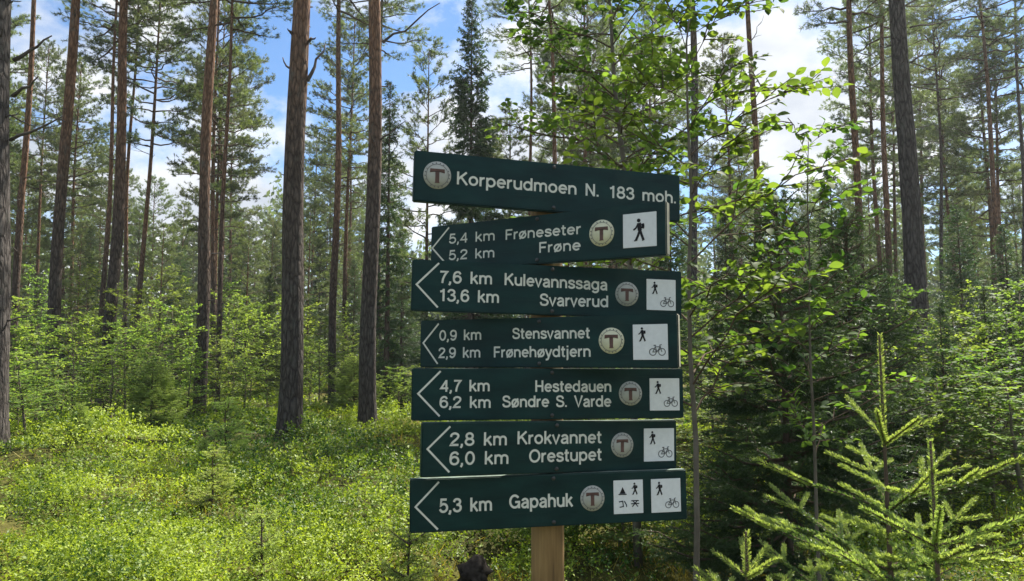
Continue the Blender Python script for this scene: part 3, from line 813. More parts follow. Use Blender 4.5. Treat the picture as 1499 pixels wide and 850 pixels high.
SAP = []
for k in range(3):
    SAP.append(meshes(leafy_geo(70 + k, [3.6, 4.4, 2.6][k], [.5, .8, .3][k], [1.0, 1.1, 1.0][k], [34, 38, 30][k], .070, KITE, 9, None, (.15 * (k - 1), .1), .8, 8, .6, .72), ('sapling_bark', 'twig_bark', 'sapling_leaves'), LN))
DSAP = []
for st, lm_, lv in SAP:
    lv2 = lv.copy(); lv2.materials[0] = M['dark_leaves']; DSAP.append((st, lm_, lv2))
sap_list = []
rows = [(20, 440, 13), (62, 475, 15), (115, 470, 13.5), (175, 430, 17), (165, 520, 13), (258, 455, 16), (298, 470, 20), (275, 520, 15.5), (345, 440, 24), (30, 545, 12), (90, 560, 14.5),
        (370, 450, 27), (395, 500, 21), (470, 470, 24), (500, 520, 19), (515, 490, 26), (560, 500, 22), (585, 540, 18), (210, 460, 24), (130, 400, 26), (440, 450, 30), (320, 420, 32), (60, 400, 28), (240, 400, 33),
        (1075, 520, 9), (1300, 440, 9), (1390, 470, 8.5), (1440, 520, 7.5), (1480, 430, 10), (1350, 480, 12), (1420, 430, 15), (1040, 470, 14), (1180, 470, 15), (1290, 410, 17), (1490, 560, 6.5), (1385, 560, 7.0),
        (640, 500, 20), (720, 480, 26), (800, 470, 24), (880, 470, 20), (960, 450, 18), (1010, 420, 23), (860, 560, 11), (960, 600, 8), (700, 590, 13),
        (45, 520, 11), (190, 480, 14.5), (140, 470, 19), (320, 500, 18), (270, 430, 27), (400, 440, 34), (455, 500, 27), (360, 530, 19), (545, 530, 24), (10, 470, 17), (500, 450, 33), (1260, 520, 8), (1455, 470, 9.5), (840, 640, 6.5), (905, 700, 6.0)]
for i, (xp, yt, Y) in enumerate(rows):
    p = P(xp, yt, Y); k = i % 3; H = max(.7, p[2] - gz(p[0], Y)); q = H / [3.6, 4.4, 2.6][k]; w = max(q, .85)
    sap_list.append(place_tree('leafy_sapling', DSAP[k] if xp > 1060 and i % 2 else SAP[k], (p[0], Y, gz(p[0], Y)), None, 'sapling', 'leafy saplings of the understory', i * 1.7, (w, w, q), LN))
ordinal_labels(sap_list, 'leafy understory sapling')

# ------------------------------------------------------------------ ground cover: berry shrubs (nobody could count the leaves)
def berry_cover():
    rng = np.random.default_rng(5)
    g = Geo()
    def field(x, y):
        return .5 + .22 * np.sin(x * 1.7 + .9 * np.sin(y * 1.3)) * np.cos(y * 1.55 + 1 + .7 * np.sin(x * .8)) + .18 * np.sin(x * 3.3 + y * 2.1 + np.sin(y * 2.7)) + .13 * np.sin(x * 6.1 - y * 4.3)
    NB = 7000                                            # rounded shrubs, each a dome of leafy sprigs
    Y = 3.0 * (60 / 3.0) ** rng.random(NB)
    x = rng.uniform(-.80, .80, NB) * (Y + 1.5)
    f = field(x, Y)
    patch = np.exp(-(((x + .45) / .9) ** 2 + ((Y - 5.0) / 1.2) ** 2))
    keep = (rng.random(NB) > patch * .6) & (rng.random(NB) > np.where(x > .35 + .05 * Y, .5, 0)) & (rng.random(NB) > np.clip((np.where(x < -.35 * Y, .38, .47) - f) * 4.5, 0, .93))
    x, Y, f, patch = x[keep], Y[keep], f[keep], patch[keep]
    n = len(x)
    sz = np.maximum(.9, (Y / 6) ** .85)
    rb = rng.uniform(.16, .44, n) * sz ** .6
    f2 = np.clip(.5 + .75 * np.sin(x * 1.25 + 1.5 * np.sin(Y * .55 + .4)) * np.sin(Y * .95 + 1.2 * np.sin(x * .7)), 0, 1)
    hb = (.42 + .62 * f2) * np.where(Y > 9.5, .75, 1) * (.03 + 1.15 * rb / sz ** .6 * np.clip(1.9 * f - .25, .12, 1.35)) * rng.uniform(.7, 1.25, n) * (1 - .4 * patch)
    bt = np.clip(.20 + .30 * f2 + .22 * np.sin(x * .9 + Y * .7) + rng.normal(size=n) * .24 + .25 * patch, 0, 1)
    z = ground(x, Y)
    spr = 30                                               # sprigs per shrub, leaves per sprig
    lf = 7
    si = np.repeat(np.arange(n), np.maximum(10, (spr * (rb / sz ** .8 / .3) ** 1.6).astype(int))); m = len(si)
    q = np.sqrt(rng.random(m)); a = rng.uniform(0, 6.283, m)
    sx, sy = x[si] + q * rb[si] * np.cos(a), Y[si] + q * rb[si] * np.sin(a)
    top = hb[si] * np.sqrt(1 - .95 * q ** 2) * rng.uniform(.8, 1.15, m)
    sd = unit(np.stack([1.1 * q * np.cos(a), 1.1 * q * np.sin(a), np.ones(m)], -1) + rng.normal(size=(m, 3)) * .16)
    li = np.repeat(np.arange(m), lf); k = len(li)
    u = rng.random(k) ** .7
    P0 = np.stack([sx, sy, z[si] + top], -1)[li] - sd[li] * ((1 - u) * .11 * sz[si][li])[:, None] + rng.normal(size=(k, 3)) * (.012 * sz[si][li])[:, None]
    rn = rng.normal(size=(k, 3))
    Yd = unit(rn + sd[li] * .25)
    X, Z = frames(Yd, rng, sd[li], .28)
    ln = .028 * sz[si][li] * rng.uniform(.65, 1.25, k)
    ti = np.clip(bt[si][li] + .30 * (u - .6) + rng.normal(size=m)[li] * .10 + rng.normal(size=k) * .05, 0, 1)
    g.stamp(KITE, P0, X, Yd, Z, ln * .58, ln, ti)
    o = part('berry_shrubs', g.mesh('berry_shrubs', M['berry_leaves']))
    tag(o, 'low sunlit bilberry shrubs covering the forest floor', None, None, 'stuff')
    # yellowish grass and moss tufts
    g = Geo()
    n = 70000
    Y = 2.6 * (16 / 2.6) ** rng.random(n)
    x = rng.uniform(-.8, .8, n) * (Y + 1)
    pp = np.exp(-(((x + .3) / 1.1) ** 2 + ((Y - 5.0) / 1.3) ** 2)) + .6 * (np.sin(x * 1.9 + 2 * np.sin(Y)) * np.sin(Y * 1.3 + x * .6) > .62) + np.where(x > .3 + .1 * Y, .3, 0)
    kk = rng.random(n) < pp
    x, Y = x[kk], Y[kk]; n = len(x)
    c = np.round(x * 3) + 7 * np.round(Y * 3)
    Yd = unit(np.stack([.45 * rng.normal(size=n), .45 * rng.normal(size=n), rng.uniform(.3, 1, n)], -1))
    X, Z = frames(Yd, rng)
    s = np.maximum(1, Y / 5)
    g.stamp(BLADE, np.stack([x, Y, ground(x, Y) - .01], -1), X, Yd, Z, .008 * s, rng.uniform(.05, .16, n) * s ** .5, rng.random(n))
    o = part('grass', g.mesh('grass', foliage('grass', (.09, .085, .02), (.36, .29, .06), (1.8, 1.7, .8), .35, .6, 0)))
    tag(o, 'yellowish moss and grass tufts between the shrubs', None, None, 'stuff')
berry_cover()

# ------------------------------------------------------------------ the far woods that read as one mass
def far_woods():
    rng = np.random.default_rng(9)
    g = Geo()
    N = 150000
    an = R(90) + rng.uniform(-R(56), R(56), N); d = rng.uniform(84, 125, N)
    top = 17 + 4.5 * np.sin(an * 31) * np.sin(an * 47 + 1) + 3 * np.sin(an * 120)
    z = top * rng.random(N) ** 1.25
    P0 = np.stack([d * np.cos(an), d * np.sin(an), ground(d * np.cos(an), d * np.sin(an)) + z], -1)
    Y = unit(rng.normal(size=(N, 3))); X, Z = frames(Y, rng)
    g.stamp(KITE, P0, X, Y, Z, .42, .8 * rng.uniform(.6, 1.3, N), np.clip(.5 + .3 * np.sin(an * 60) + rng.normal(size=N) * .2, 0, 1))
    o = part('far_woods', g.mesh('far_woods', M['far_needles']))
    tag(o, 'far-off woods closing the view behind the pines', None, None, 'stuff')
far_woods()

# ------------------------------------------------------------------ the air
def haze():
    bm = bmesh.new()
    bmesh.ops.create_cube(bm, size=1, matrix=Matrix.Translation((0, 60, 16)) @ Matrix.Diagonal((330, 150, 36, 1)))
    m, t, o = mat('haze')
    v = t.nodes.new('ShaderNodeVolumePrincipled')
    v.inputs['Color'].default_value = (.92, .96, 1, 1)
    v.inputs['Density'].default_value = .0006
    v.inputs['Anisotropy'].default_value = .5
    t.links.new(v.outputs[0], o.inputs['Volume'])
    o = part('haze', bm_mesh('haze', bm, m)); tag(o, 'thin bright summer air between the trees', None, None, 'stuff')
if HAZE: haze()

# ------------------------------------------------------------------ stump and fallen branch
p = P(688, 850, 4.5)
rs = np.random.default_rng(2)
zz = np.linspace(-.1, .47, 22)
g = Geo()
jj = 1 + .20 * rs.normal(size=(22, 16)); jj = jj + .12 * np.sin(np.arange(16) * 2.4)[None]
g.tube(np.stack([.10 * zz, .05 * zz, zz], -1), np.concatenate([np.linspace(.19, .12, 9), np.linspace(.115, .095, 9), [.085, .07, .05, .02]]), 16, True, jj)
o = part('tree_stump', g.mesh('tree_stump', plain('charred_wood', (.040, .033, .027), .95, .1, .7, 22, 1.0)))
o.location = (p[0], 4.5, gz(p[0], 4.5)); tag(o, 'small charred dark stump in the shrubs left of the post', 'stump')
# ------------------------------------------------------------------ signpost
POST = (0.0822, 1.7024); PR = 0.038; BT = 0.02
def wood_mat():
    m, t, o = mat('post_wood')
    vec = coords(t, (30, 30, 1.6)); n1 = noise(t, 2, 8, vec, 0.65)
    n2 = noise(t, 3, 4, coords(t))
    c = ramp(t, [(0.28, (.075, .042, .016)), (.40, (.20, .118, .042)), (.55, (.27, .165, .060)), (.75, (.36, .235, .095))], n1)
    c2 = ramp(t, [(.35, (.7, .68, .62)), (.65, (1.05, 1.05, 1.05))], n2)
    mx = t.nodes.new('ShaderNodeMixRGB'); mx.blend_type = 'MULTIPLY'; mx.inputs['Fac'].default_value = 1
    t.links.new(c, mx.inputs['Color1']); t.links.new(c2, mx.inputs['Color2'])
    b = t.nodes.new('ShaderNodeBsdfPrincipled'); b.inputs['Roughness'].default_value = .8
    t.links.new(mx.outputs['Color'], b.inputs['Base Color'])
    bp = t.nodes.new('ShaderNodeBump'); bp.inputs['Strength'].default_value = .5; bp.inputs['Distance'].default_value = .004
    t.links.new(n1, bp.inputs['Height']); t.links.new(bp.outputs['Normal'], b.inputs['Normal'])
    t.links.new(b.outputs[0], o.inputs['Surface'])
    return m
g = Geo()
z = np.linspace(-.3, 2.045, 40)
g.tube(np.stack([0 * z, 0 * z, z], -1), np.full(40, PR), 28, True)
o = part('sign_post', g.mesh('sign_post', wood_mat(), True))
o.location = (*POST, gz(*POST)); tag(o, 'round pale wooden post carrying the seven green signs', 'post')

def paint_mat():
    m, t, o = mat('green_board_paint')
    vec = coords(t, (3, 12, 12)); n1 = noise(t, 3, 6, vec)
    n2 = noise(t, 60, 4, coords(t)); n3 = noise(t, 9, 5, coords(t))
    c = ramp(t, [(.3, (.0018, .0175, .0175)), (.7, (.0058, .037, .034))], n1)
    dirt = ramp(t, [(.56, (0, 0, 0)), (.76, (.55, .55, .55))], n3)
    mx = t.nodes.new('ShaderNodeMixRGB'); t.links.new(dirt, mx.inputs['Fac'])
    t.links.new(c, mx.inputs['Color1']); mx.inputs['Color2'].default_value = (.02, .045, .04, 1)
    sc1 = ramp(t, [(.66, (0, 0, 0)), (.70, (.4, .4, .4))], noise(t, 2.2, 3, coords(t, (3, 3, 150)), .6))
    m4 = t.nodes.new('ShaderNodeMixRGB'); t.links.new(sc1, m4.inputs['Fac'])
    t.links.new(mx.outputs['Color'], m4.inputs['Color1']); m4.inputs['Color2'].default_value = (.022, .055, .048, 1)
    mx = m4
    b = t.nodes.new('ShaderNodeBsdfPrincipled')
    b.inputs['Specular IOR Level'].default_value = .22
    t.links.new(ramp(t, [(.3, (.38,) * 3), (.7, (.55,) * 3)], n3), b.inputs['Roughness'])
    t.links.new(mx.outputs['Color'], b.inputs['Base Color'])
    bp = t.nodes.new('ShaderNodeBump'); bp.inputs['Strength'].default_value = .15; bp.inputs['Distance'].default_value = .002
    t.links.new(n2, bp.inputs['Height']); t.links.new(bp.outputs['Normal'], b.inputs['Normal'])
    t.links.new(b.outputs[0], o.inputs['Surface'])
    return m
M['board'] = paint_mat()
M['board_end'] = plain('pale_lit_board_end', (.42, .40, .32), .8, .2, .2, 40)  # worn right end, sunlit edge put into its pale colour
M['board_top'] = plain('lit_board_top', (.13, .17, .145), .8, .2, .45, 25)  # highlight along the top edge painted in as lighter, worn green
M['letters'] = plain('cream_letter_paint', (.66, .66, .58), .6, .3, .10, 60)
M['sheet'] = plain('white_sheet', (.74, .75, .74), .5, .3, .05, 90)
M['disc'] = plain('cream_disc', (.42, .42, .37), .6, .3, .08, 60)
M['lit_disc'] = plain('bounce_lit_disc', (.66, .64, .45), .6, .3, .08, 60)  # same disc, with warm bounce from the sunny ground put into its colour
M['red_letter'] = plain('red_brown_letter', (.115, .062, .050), .6, .3, .2, 60)
M['ink'] = plain('black_ink', (.014, .014, .016), .6, .2, .1, 60)
M['grey_ink'] = plain('grey_ink', (.12, .12, .12), .6, .2, .1, 60)
M['screw'] = plain('dark_screw', (.05, .05, .048), .5, .4, .2, 60)

def arc(cx, cy, rx, ry, a0, a1, n=None):
    n = n or max(4, int(abs(a1 - a0) / 15) + 1)
    return [(cx + rx * math.cos(R(a)), cy + ry * math.sin(R(a))) for a in np.linspace(a0, a1, n)]
def smooth(pts, k=6):
    p = np.array([pts[0]] + list(pts) + [pts[-1]], float); out = []
    for i in range(1, len(p) - 2):
        for t in np.linspace(0, 1, k, endpoint=False):
            a, b, c, d = p[i - 1], p[i], p[i + 1], p[i + 2]
            out.append(tuple(.5 * ((2 * b) + (c - a) * t + (2 * a - 5 * b + 4 * c - d) * t * t + (3 * b - a - 3 * c + d) * t ** 3)))
    return out + [tuple(p[-2])]
def bowl(cx=.33): return arc(cx, .365, .245, .30, 0, 360, 29)
GL = {  # strokes of each letter (cap height 1), advance
 'o': ([bowl()], .66), 'ø': ([bowl(), [(.10, -.02), (.56, .75)]], .66),
 'n': ([[(.10, 0), (.10, .72)], [(.10, .40)] + arc(.32, .43, .22, .235, 180, 0) + [(.54, 0)]], .64),
 'h': ([[(.10, 0), (.10, 1)], [(.10, .40)] + arc(.32, .43, .22, .235, 180, 0) + [(.54, 0)]], .64),
 'm': ([[(.10, 0), (.10, .72)], [(.10, .42)] + arc(.29, .45, .19, .215, 180, 0) + [(.48, 0)], [(.48, .42)] + arc(.67, .45, .19, .215, 180, 0) + [(.86, 0)]], .96),
 'u': ([[(.54, .72), (.54, 0)], [(.10, .72)] + arc(.32, .295, .22, .235, 180, 360) + [(.54, .36)]], .64),
 'r': ([[(.10, 0), (.10, .72)], [(.10, .38)] + arc(.36, .40, .26, .265, 180, 88)], .40),
 'd': ([bowl(.32), [(.565, 0), (.565, 1)]], .67),
 'p': ([bowl(.345), [(.10, -.28), (.10, .72)]], .67),
 'g': ([bowl(.32), [(.565, .72), (.565, .0)] + arc(.325, -.0, .24, .215, 0, -155)], .67),
 'a': ([arc(.31, .47, .20, .20, 165, 0) + [(.51, .14), (.53, .05), (.59, .05)], [(.51, .42)] + smooth([(.40, .40), (.22, .36), (.10, .22), (.17, .08), (.32, .06), (.46, .14), (.51, .26)], 5)], .62),
 'e': ([[(.09, .375), (.565, .375)] + arc(.33, .365, .24, .30, 3, 320)], .64),
 's': ([smooth([(.50, .50), (.44, .63), (.29, .67), (.13, .61), (.12, .46), (.29, .38), (.47, .30), (.50, .15), (.34, .06), (.15, .09), (.08, .22)], 5)], .57),
 't': ([[(.17, .93), (.17, .17)] + arc(.27, .17, .10, .105, 180, 270) + [(.36, .07)], [(.02, .665), (.36, .665)]], .39),
 'l': ([[(.10, 0), (.10, 1)]], .22), 'j': ([[(.13, .72), (.13, -.13)] + arc(.03, -.13, .10, .10, 0, -80), [(.13, .86), (.13, 1.0)]], .25),
 'k': ([[(.10, 0), (.10, 1)], [(.49, .71), (.10, .28)], [(.25, .43), (.53, 0)]], .57),
 'v': ([[(.03, .72), (.27, .03), (.51, .72)]], .55), 'y': ([[(.03, .72), (.28, .05)], [(.53, .72), (.25, -.10)] + smooth([(.21, -.19), (.12, -.22), (.04, -.20)], 4)], .56),
 'K': ([[(.11, 0), (.11, 1)], [(.66, .98), (.11, .40)], [(.30, .60), (.70, 0)]], .74),
 'N': ([[(.11, 0), (.11, 1)], [(.11, .97), (.64, .03)], [(.64, 0), (.64, 1)]], .76),
 'F': ([[(.11, 0), (.11, 1)], [(.11, .935), (.60, .935)], [(.11, .50), (.54, .50)]], .64),
 'H': ([[(.11, 0), (.11, 1)], [(.63, 0), (.63, 1)], [(.11, .50), (.63, .50)]], .75),
 'V': ([[(.03, 1), (.34, .03), (.65, 1)]], .68),
 'O': ([arc(.42, .50, .34, .435, 0, 360, 33)], .84),
 'G': ([arc(.42, .50, .34, .435, 38, 318) + [(.73, .10)], [(.45, .46), (.74, .46), (.74, 0)]], .84),
 'S': ([smooth([(.61, .70), (.53, .88), (.35, .94), (.16, .88), (.11, .72), (.20, .59), (.38, .52), (.57, .44), (.64, .28), (.55, .11), (.36, .06), (.16, .11), (.08, .30)], 5)], .71),
 '1': ([[(.40, 0), (.40, 1)], [(.40, .93), (.33, .82), (.16, .77)]], .60),
 '2': ([smooth([(.09, .66), (.12, .83), (.31, .93), (.51, .84), (.53, .66), (.40, .47), (.20, .27), (.09, .07)], 5) + [(.56, .07)]], .62),
 '3': ([smooth([(.09, .72), (.16, .88), (.33, .93), (.49, .84), (.50, .66), (.37, .54), (.26, .525)], 5), smooth([(.26, .525), (.40, .51), (.54, .40), (.53, .18), (.36, .06), (.17, .10), (.07, .27)], 5)], .62),
 '4': ([[(.44, 0), (.44, 1)], [(.44, .96), (.06, .30), (.58, .30)]], .62),
 '5': ([[(.53, .93), (.17, .93), (.12, .50)] + smooth([(.12, .50), (.25, .60), (.42, .59), (.55, .43), (.53, .20), (.37, .06), (.18, .09), (.07, .25)], 5)], .62),
 '6': ([smooth([(.53, .75), (.45, .90), (.30, .93), (.14, .80), (.08, .50), (.11, .22), (.20, .09)], 5), arc(.32, .33, .235, .27, 0, 360, 25)], .63),
 '7': ([[(.06, .93), (.55, .93)] + smooth([(.55, .93), (.40, .70), (.27, .35), (.22, 0)], 5)], .60),
 '8': ([arc(.32, .72, .20, .21, 0, 360, 23), arc(.32, .29, .245, .225, 0, 360, 25)], .64),
 '9': ([arc(.31, .66, .235, .27, 0, 360, 25), smooth([(.10, .22), (.18, .09), (.33, .06), (.48, .20), (.55, .50), (.52, .78), (.44, .90)], 5)], .63),
 '0': ([arc(.32, .50, .24, .435, 0, 360, 27)], .64),
 '.': ([[(.10, 0), (.10, .155)]], .26), ',': ([[(.12, .15), (.12, .0), (.05, -.16)]], .25), ' ': ([], .50),
}
def ribbon(g, pts, w, y, closed=False):
    p = [pts[0]]
    for q in pts[1:]:
        if math.hypot(q[0] - p[-1][0], q[1] - p[-1][1]) > 1e-5: p.append(q)
    p = np.array(p, float)
    closed = len(p) > 4 and np.linalg.norm(p[0] - p[-1]) < w * .3
    d = np.gradient(p, axis=0) if len(p) > 2 else np.tile(p[-1] - p[0], (2, 1))
    seg = unit(np.diff(p, axis=0))
    nrm = np.stack([-seg[:, 1], seg[:, 0]], -1)
    off = np.zeros_like(p)
    for i in range(len(p)):
        a = nrm[i - 1] if i > 0 else (nrm[-1] if closed else nrm[0])
        b = nrm[i] if i < len(nrm) else (nrm[0] if closed else nrm[-1])
        m = a + b; L2 = m @ m
        off[i] = m / max(L2, .9) * 2 * (w / 2)
    l, r = p + off, p - off
    n = len(p)
    v = np.vstack([np.stack([l[:, 0], np.full(n, y), l[:, 1]], -1), np.stack([r[:, 0], np.full(n, y), r[:, 1]], -1)])
    g.add(v, quads=[(i, i + 1, n + i + 1, n + i) for i in range(n - 1)])
def lettering(g, text, p0, p1, cap, y, wk=.165):
    adv = 0; ink = []
    for ch in text:
        st, a = GL[ch]
        ink.append((st, adv)); adv += a + .035
    xs = [q[0] + o for st, o in ink for s in st for q in s]
    x0, x1 = min(xs) - .06, max(xs) + .06
    kx = math.hypot(p1[0] - p0[0], p1[1] - p0[1]) / (x1 - x0)
    sl = (p1[1] - p0[1]) / (p1[0] - p0[0])
    k = 0
    for st, o in ink:
        for s in st:
            pts = [(p0[0] + (q[0] + o - x0) * kx, p0[1] + q[1] * cap + (q[0] + o - x0) * kx * sl) for q in s]
            ribbon(g, pts, cap * wk, y - 2e-5 * (k % 5)); k += 1
def poly(g, pts, y, c=(0, 0), s=1.0):
    v = [(c[0] + q[0] * s, y, c[1] + q[1] * s) for q in pts]
    ctr = np.mean(v, 0); n = len(v)
    g.add(np.vstack([v, ctr]), tris=[(i, (i + 1) % n, n) for i in range(n)])
def hiker(g, c, s, y):
    """a walker with rucksack, 1 unit tall"""
    poly(g, arc(-.03, .91, .085, .085, 0, 340, 14), y, c, s)
    ribbon_s = lambda pts, w, dy: ribbon(g, [(c[0] + a * s, c[1] + b * s) for a, b in pts], w * s, y - dy)
    ribbon_s([(-.02, .80), (.0, .62), (.02, .46)], .19, .00003)
    ribbon_s([(.15, .76), (.17, .64), (.15, .54)], .13, .00006)
    ribbon_s([(.02, .48), (-.06, .26), (-.17, .02)], .11, .00009)
    ribbon_s([(.03, .48), (.10, .26), (.19, .02)], .11, .00012)
    ribbon_s([(-.06, .76), (-.16, .58), (-.28, .50)], .075, .00015)
    ribbon_s([(-.18, .02), (-.25, .02)], .05, .00018); ribbon_s([(.18, .02), (.12, .02)], .05, .00018)
def bicycle(g, c, s, y):
    """unit wide bicycle outline"""
    rb = lambda pts, w, dy: ribbon(g, [(c[0] + a * s, c[1] + b * s) for a, b in pts], w * s, y - dy)
    for k, cx in enumerate((-.27, .27)): rb(arc(cx, .0, .2, .2, 0, 360, 21), .05, .00002 * k)
    rb([(-.27, 0), (-.12, .30), (.17, .30), (-.02, 0), (-.27, 0)], .05, .00006)
    rb([(-.02, 0), (-.14, .38)], .05, .00009); rb([(-.22, .39), (-.07, .39)], .06, .00012)
    rb([(.27, 0), (.15, .40), (.26, .43)], .05, .00015)

def rbox(cx, cz, w, h, y0, y1, bev):
    bm = bmesh.new()
    bmesh.ops.create_cube(bm, size=1, matrix=Matrix.Translation((cx, (y0 + y1) / 2, cz)) @ Matrix.Diagonal((w, abs(y1 - y0), h, 1)))
    if bev: bmesh.ops.bevel(bm, geom=bm.edges[:], offset=bev, segments=2, affect='EDGES')
    return bm
BOARDS = [
 dict(yaw=0.2682,s=0.0001,z=1.9989,roll=-0.0199,L=0.6538,H=0.1146,
  cap=0.0296, text=[('Korperudmoen N. 183 moh.', (-0.2299, -0.0124), (0.3145, -0.0139))],
  disc=((-0.2751, 0.0043), 0.0314), squares=[], arrow=[], label='topmost green sign reading Korperudmoen N. 183 moh., without an arrow'),
 dict(yaw=-0.5505,s=0.0082,z=1.8764,roll=-0.0089,L=0.6239,H=0.1143,
  cap=0.0247, text=[('5,4 km', (-0.2549, 0.0088), (-0.1174, 0.0070)), ('5,2 km', (-0.2546, -0.0326), (-0.1179, -0.0344)), ('Frøneseter', (-0.0863, 0.0054), (0.1144, 0.0034)), ('Frøne', (0.0059, -0.0322), (0.1123, -0.0333))],
  disc=((0.1635, 0.0011), 0.0297), squares=[((0.2521, 0.0002), 0.0758, 0.074)], arrow=[(-0.2547, 0.0502), (-0.3064, 0.0015), (-0.2527, -0.0506)], label='green arrow sign reading Frøneseter and Frøne with a lone hiker pictogram'),
 dict(yaw=0.2135,s=-0.0018,z=1.7572,roll=-0.0173,L=0.6431,H=0.1145,
  cap=0.0275, text=[('7,6 km', (-0.2615, 0.0065), (-0.142, 0.0080)), ('13,6 km', (-0.2604, -0.0338), (-0.1252, -0.0337)), ('Kulevannssaga', (-0.1122, 0.0077), (0.1347, 0.0047)), ('Svarverud', (-0.0295, -0.0363), (0.1349, -0.0350))],
  disc=((0.1818, -0.0023), 0.0287), squares=[((0.2682, -0.001), 0.0741, 0.0736)], arrow=[(-0.2627, 0.051), (-0.3112, 0.0015), (-0.2629, -0.0482)], label='green arrow sign reading Kulevannssaga and Svarverud'),
 dict(yaw=-0.4150,s=0.0043,z=1.6375,roll=0.0021,L=0.6327,H=0.1146,
  cap=0.0253, text=[('0,9 km', (-0.2616, 0.007), (-0.1481, 0.008)), ('2,9 km', (-0.263, -0.0351), (-0.1505, -0.034)), ('Stensvannet', (-0.0671, 0.0088), (0.1226, 0.0076)), ('Frønehøydtjern', (-0.1144, -0.0341), (0.1221, -0.0332))],
  disc=((0.1704, 0.0017), 0.0287), squares=[((0.2563, -0.0021), 0.0754, 0.0761)], arrow=[(-0.2637, 0.0487), (-0.3068, 0.002), (-0.2659, -0.0492)], label='green arrow sign reading Stensvannet and Frønehøydtjern'),
 dict(yaw=0.1750,s=-0.0012,z=1.5207,roll=-0.0043,L=0.6326,H=0.1145,
  cap=0.0258, text=[('4,7 km', (-0.2538, 0.0055), (-0.1439, 0.0065)), ('6,2 km', (-0.2548, -0.0296), (-0.1413, -0.0304)), ('Hestedauen', (-0.0387, 0.0048), (0.1393, 0.0041)), ('Søndre S. Varde', (-0.1145, -0.0293), (0.139, -0.0297))],
  disc=((0.1857, 0.0004), 0.0279), squares=[((0.2692, -0.0022), 0.0732, 0.0744)], arrow=[(-0.2536, 0.051), (-0.3024, 0.0017), (-0.2545, -0.0478)], label='green arrow sign reading Hestedauen and Søndre S. Varde'),
 dict(yaw=0.3200,s=0.0006,z=1.4017,roll=-0.0172,L=0.6176,H=0.1149,
  cap=0.0285, text=[('2,8 km', (-0.2475, 0.0074), (-0.1194, 0.0063)), ('6,0 km', (-0.2479, -0.0333), (-0.1149, -0.0342)), ('Krokvannet', (-0.0939, 0.0079), (0.1124, 0.0065)), ('Orestupet', (-0.066, -0.0328), (0.1126, -0.0325))],
  disc=((0.1636, 0.0013), 0.0285), squares=[((0.2607, 0.0), 0.0806, 0.0766)], arrow=[(-0.2479, 0.0487), (-0.2966, 0.0018), (-0.2476, -0.0482)], label='green arrow sign reading Krokvannet and Orestupet'),
 dict(yaw=0.1944,s=-0.0002,z=1.2846,roll=0.0042,L=0.6388,H=0.1143,
  cap=0.0296, text=[('5,3 km', (-0.2567, -0.016), (-0.1406, -0.0165)), ('Gapahuk', (-0.1011, -0.0138), (0.0449, -0.0155))],
  disc=((0.0904, 0.0006), 0.0284), squares=[((0.1761, 0.0005), 0.0707, 0.0749), ((0.2676, -0.0001), 0.0723, 0.0757)], arrow=[(-0.2571, 0.0497), (-0.3075, -0.0017), (-0.2589, -0.0513)], label='lowest green arrow sign reading Gapahuk, with two pictogram squares'),
]
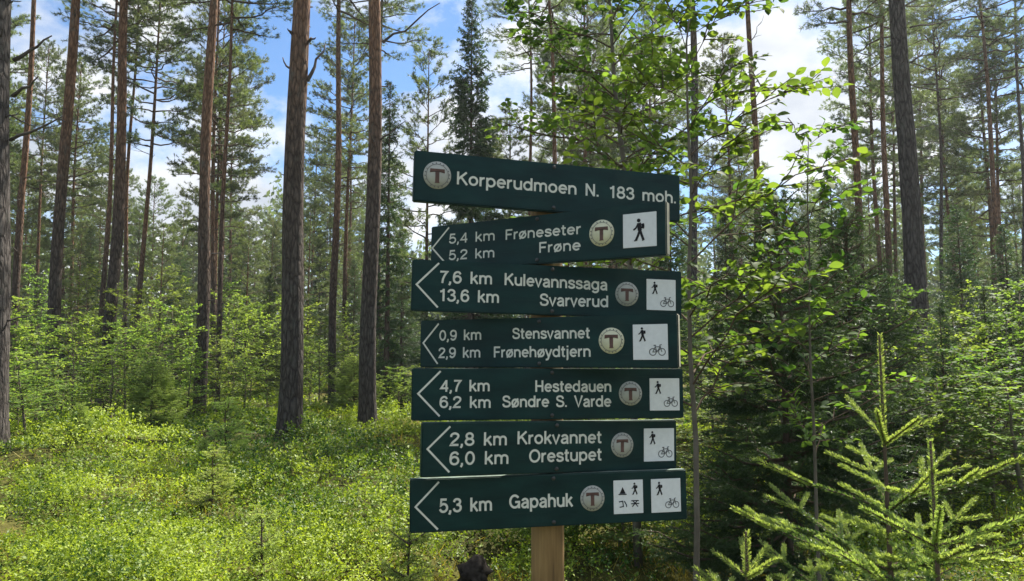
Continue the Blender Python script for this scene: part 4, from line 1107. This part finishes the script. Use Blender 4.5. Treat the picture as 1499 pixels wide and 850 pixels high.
for bi, B in enumerate(BOARDS):
    cy_, sy_ = math.cos(B['yaw']), math.sin(B['yaw']); cr, sr = math.cos(B['roll']), math.sin(B['roll'])
    ax = Vector((cy_, sy_, 0)); back = Vector((-sy_, cy_, 0)); up = Vector((0, 0, 1))
    u = ax * cr + up * sr; v = up * cr - ax * sr
    c = Vector((*POST, B['z'])) - back * (PR + BT / 2 + .0005) + ax * B['s']
    t = empty('trail_sign', c, B['label'], 'trail sign', 'green trail signs on the post')
    t.matrix_world = Matrix((( u.x, back.x, v.x, c.x), (u.y, back.y, v.y, c.y), (u.z, back.z, v.z, c.z), (0, 0, 0, 1)))
    F = -BT / 2
    part('board', bm_mesh('board', rbox(0, 0, B['L'], B['H'], F, BT / 2, .0022), M['board']), t)
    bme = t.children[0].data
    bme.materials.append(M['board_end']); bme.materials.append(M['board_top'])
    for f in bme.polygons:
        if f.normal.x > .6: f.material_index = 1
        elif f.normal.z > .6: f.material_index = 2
    for s, a, b in B['text']:
        nm = 'distance_lettering' if s[0].isdigit() else 'name_lettering'
        g = Geo(); lettering(g, s, a, b, B['cap'], F - .0006)
        part(nm, g.mesh(nm, M['letters']), t)
    if B['arrow']:
        g = Geo(); ribbon(g, B['arrow'], .0042, F - .0006)
        part('arrow', g.mesh('arrow', M['letters']), t)
    (dx, dz), dr = B['disc']
    bounce_lit = bi in (1, 3)  # boards turned left get the disc with bounce light painted in
    g = Geo(); th = np.linspace(0, 2 * math.pi, 40, endpoint=False)
    g.tube([[dx, F + .0005, dz], [dx, F - .0015, dz]], [dr, dr], 40, True)
    d = part('emblem', g.mesh('emblem', M['lit_disc'] if bounce_lit else M['disc']), t)
    g = Geo(); ribbon(g, arc(dx, dz, dr * .80, dr * .80, 0, 360, 41), dr * .035, F - .0019)
    for k in range(20):
        a = 6.283 * k / 20 + .1; q = (dx + dr * .88 * math.cos(a), dz + dr * .88 * math.sin(a))
        if k % 5 != 2: poly(g, arc(0, 0, dr * .045, dr * .045, 0, 300, 6), F - .0020, q)
    part('emblem_rim', g.mesh('emblem_rim', M['grey_ink']), d)
    g = Geo(); e = dr
    poly(g, [(-.52, .46), (.52, .46), (.54, .14), (.44, .22), (.15, .24), (.14, -.50), (.2, -.58), (-.2, -.58), (-.14, -.50), (-.15, .24), (-.44, .22), (-.54, .14)][:2] + [(.54, .16), (.44, .23), (-.44, .23), (-.54, .16)], F - .0020, (dx, dz), e)
    poly(g, [(-.15, .235), (.15, .235), (.14, -.48), (.19, -.57), (-.19, -.57), (-.14, -.48)], F - .0021, (dx, dz), e)
    part('emblem_letter', g.mesh('emblem_letter', M['red_letter']), d)
    for qi, ((qx, qz), w, h) in enumerate(B['squares']):
        s = part('pictogram', bm_mesh('pictogram', rbox(qx, qz, w, h, F + .0005, F - .0014, .0004), M['sheet']), t)
        y = F - .0019
        g = Geo()
        if bi == 1:
            hiker(g, (qx, qz - h * .32), h * .66, y); part('hiker_figure', g.mesh('hiker_figure', M['ink']), s)
        elif bi == 6 and qi == 0:
            hiker(g, (qx + w * .22, qz + h * .06), h * .36, y); part('hiker_figure', g.mesh('hiker_figure', M['ink']), s)
            g = Geo(); cx, cz = qx - w * .2, qz + h * .10
            poly(g, [(-.10, 0), (.10, 0), (.06, .08), (.0, .20), (-.06, .07)], y, (cx, cz), h); ribbon(g, [(cx - .13 * h, cz - .02 * h), (cx + .13 * h, cz - .02 * h)], h * .03, y - .0001)
            part('fire_figure', g.mesh('fire_figure', M['ink']), s)
            g = Geo(); cx, cz = qx - w * .2, qz - h * .30
            ribbon(g, [(cx - .12 * h, cz + .16 * h), (cx + .0 * h, cz + .18 * h), (cx + .02 * h, cz + .02 * h), (cx - .1 * h, cz)], h * .03, y); ribbon(g, [(cx + .05 * h, cz + .18 * h), (cx + .12 * h, cz + .06 * h), (cx + .12 * h, cz)], h * .03, y - .0001)
            part('resting_figure', g.mesh('resting_figure', M['ink']), s)
            g = Geo(); cx, cz = qx + w * .22, qz - h * .30
            for k, q in enumerate(([(-.12, .18), (.12, .18)], [(-.09, .0), (.07, .18)], [(.09, 0), (-.07, .18)], [(-.13, .09), (.13, .09)])): ribbon(g, [(cx + a * h, cz + b * h) for a, b in q], h * .03, y - .00003 * k)
            part('picnic_table_figure', g.mesh('picnic_table_figure', M['ink']), s)
        else:
            hiker(g, (qx - w * .22, qz + h * .02), h * .40, y); part('hiker_figure', g.mesh('hiker_figure', M['ink']), s)
            g = Geo(); bicycle(g, (qx + w * .20, qz - h * .28), w * .48, y); part('bicycle_figure', g.mesh('bicycle_figure', M['grey_ink']), s)
    for q in (1, -1):
        g = Geo(); g.tube([[.0, F + .001, q * B['H'] * .42], [.0, F - .0022, q * B['H'] * .42]], [.0048, .0042], 12, True)
        part('screw', g.mesh('screw', M['screw']), t)
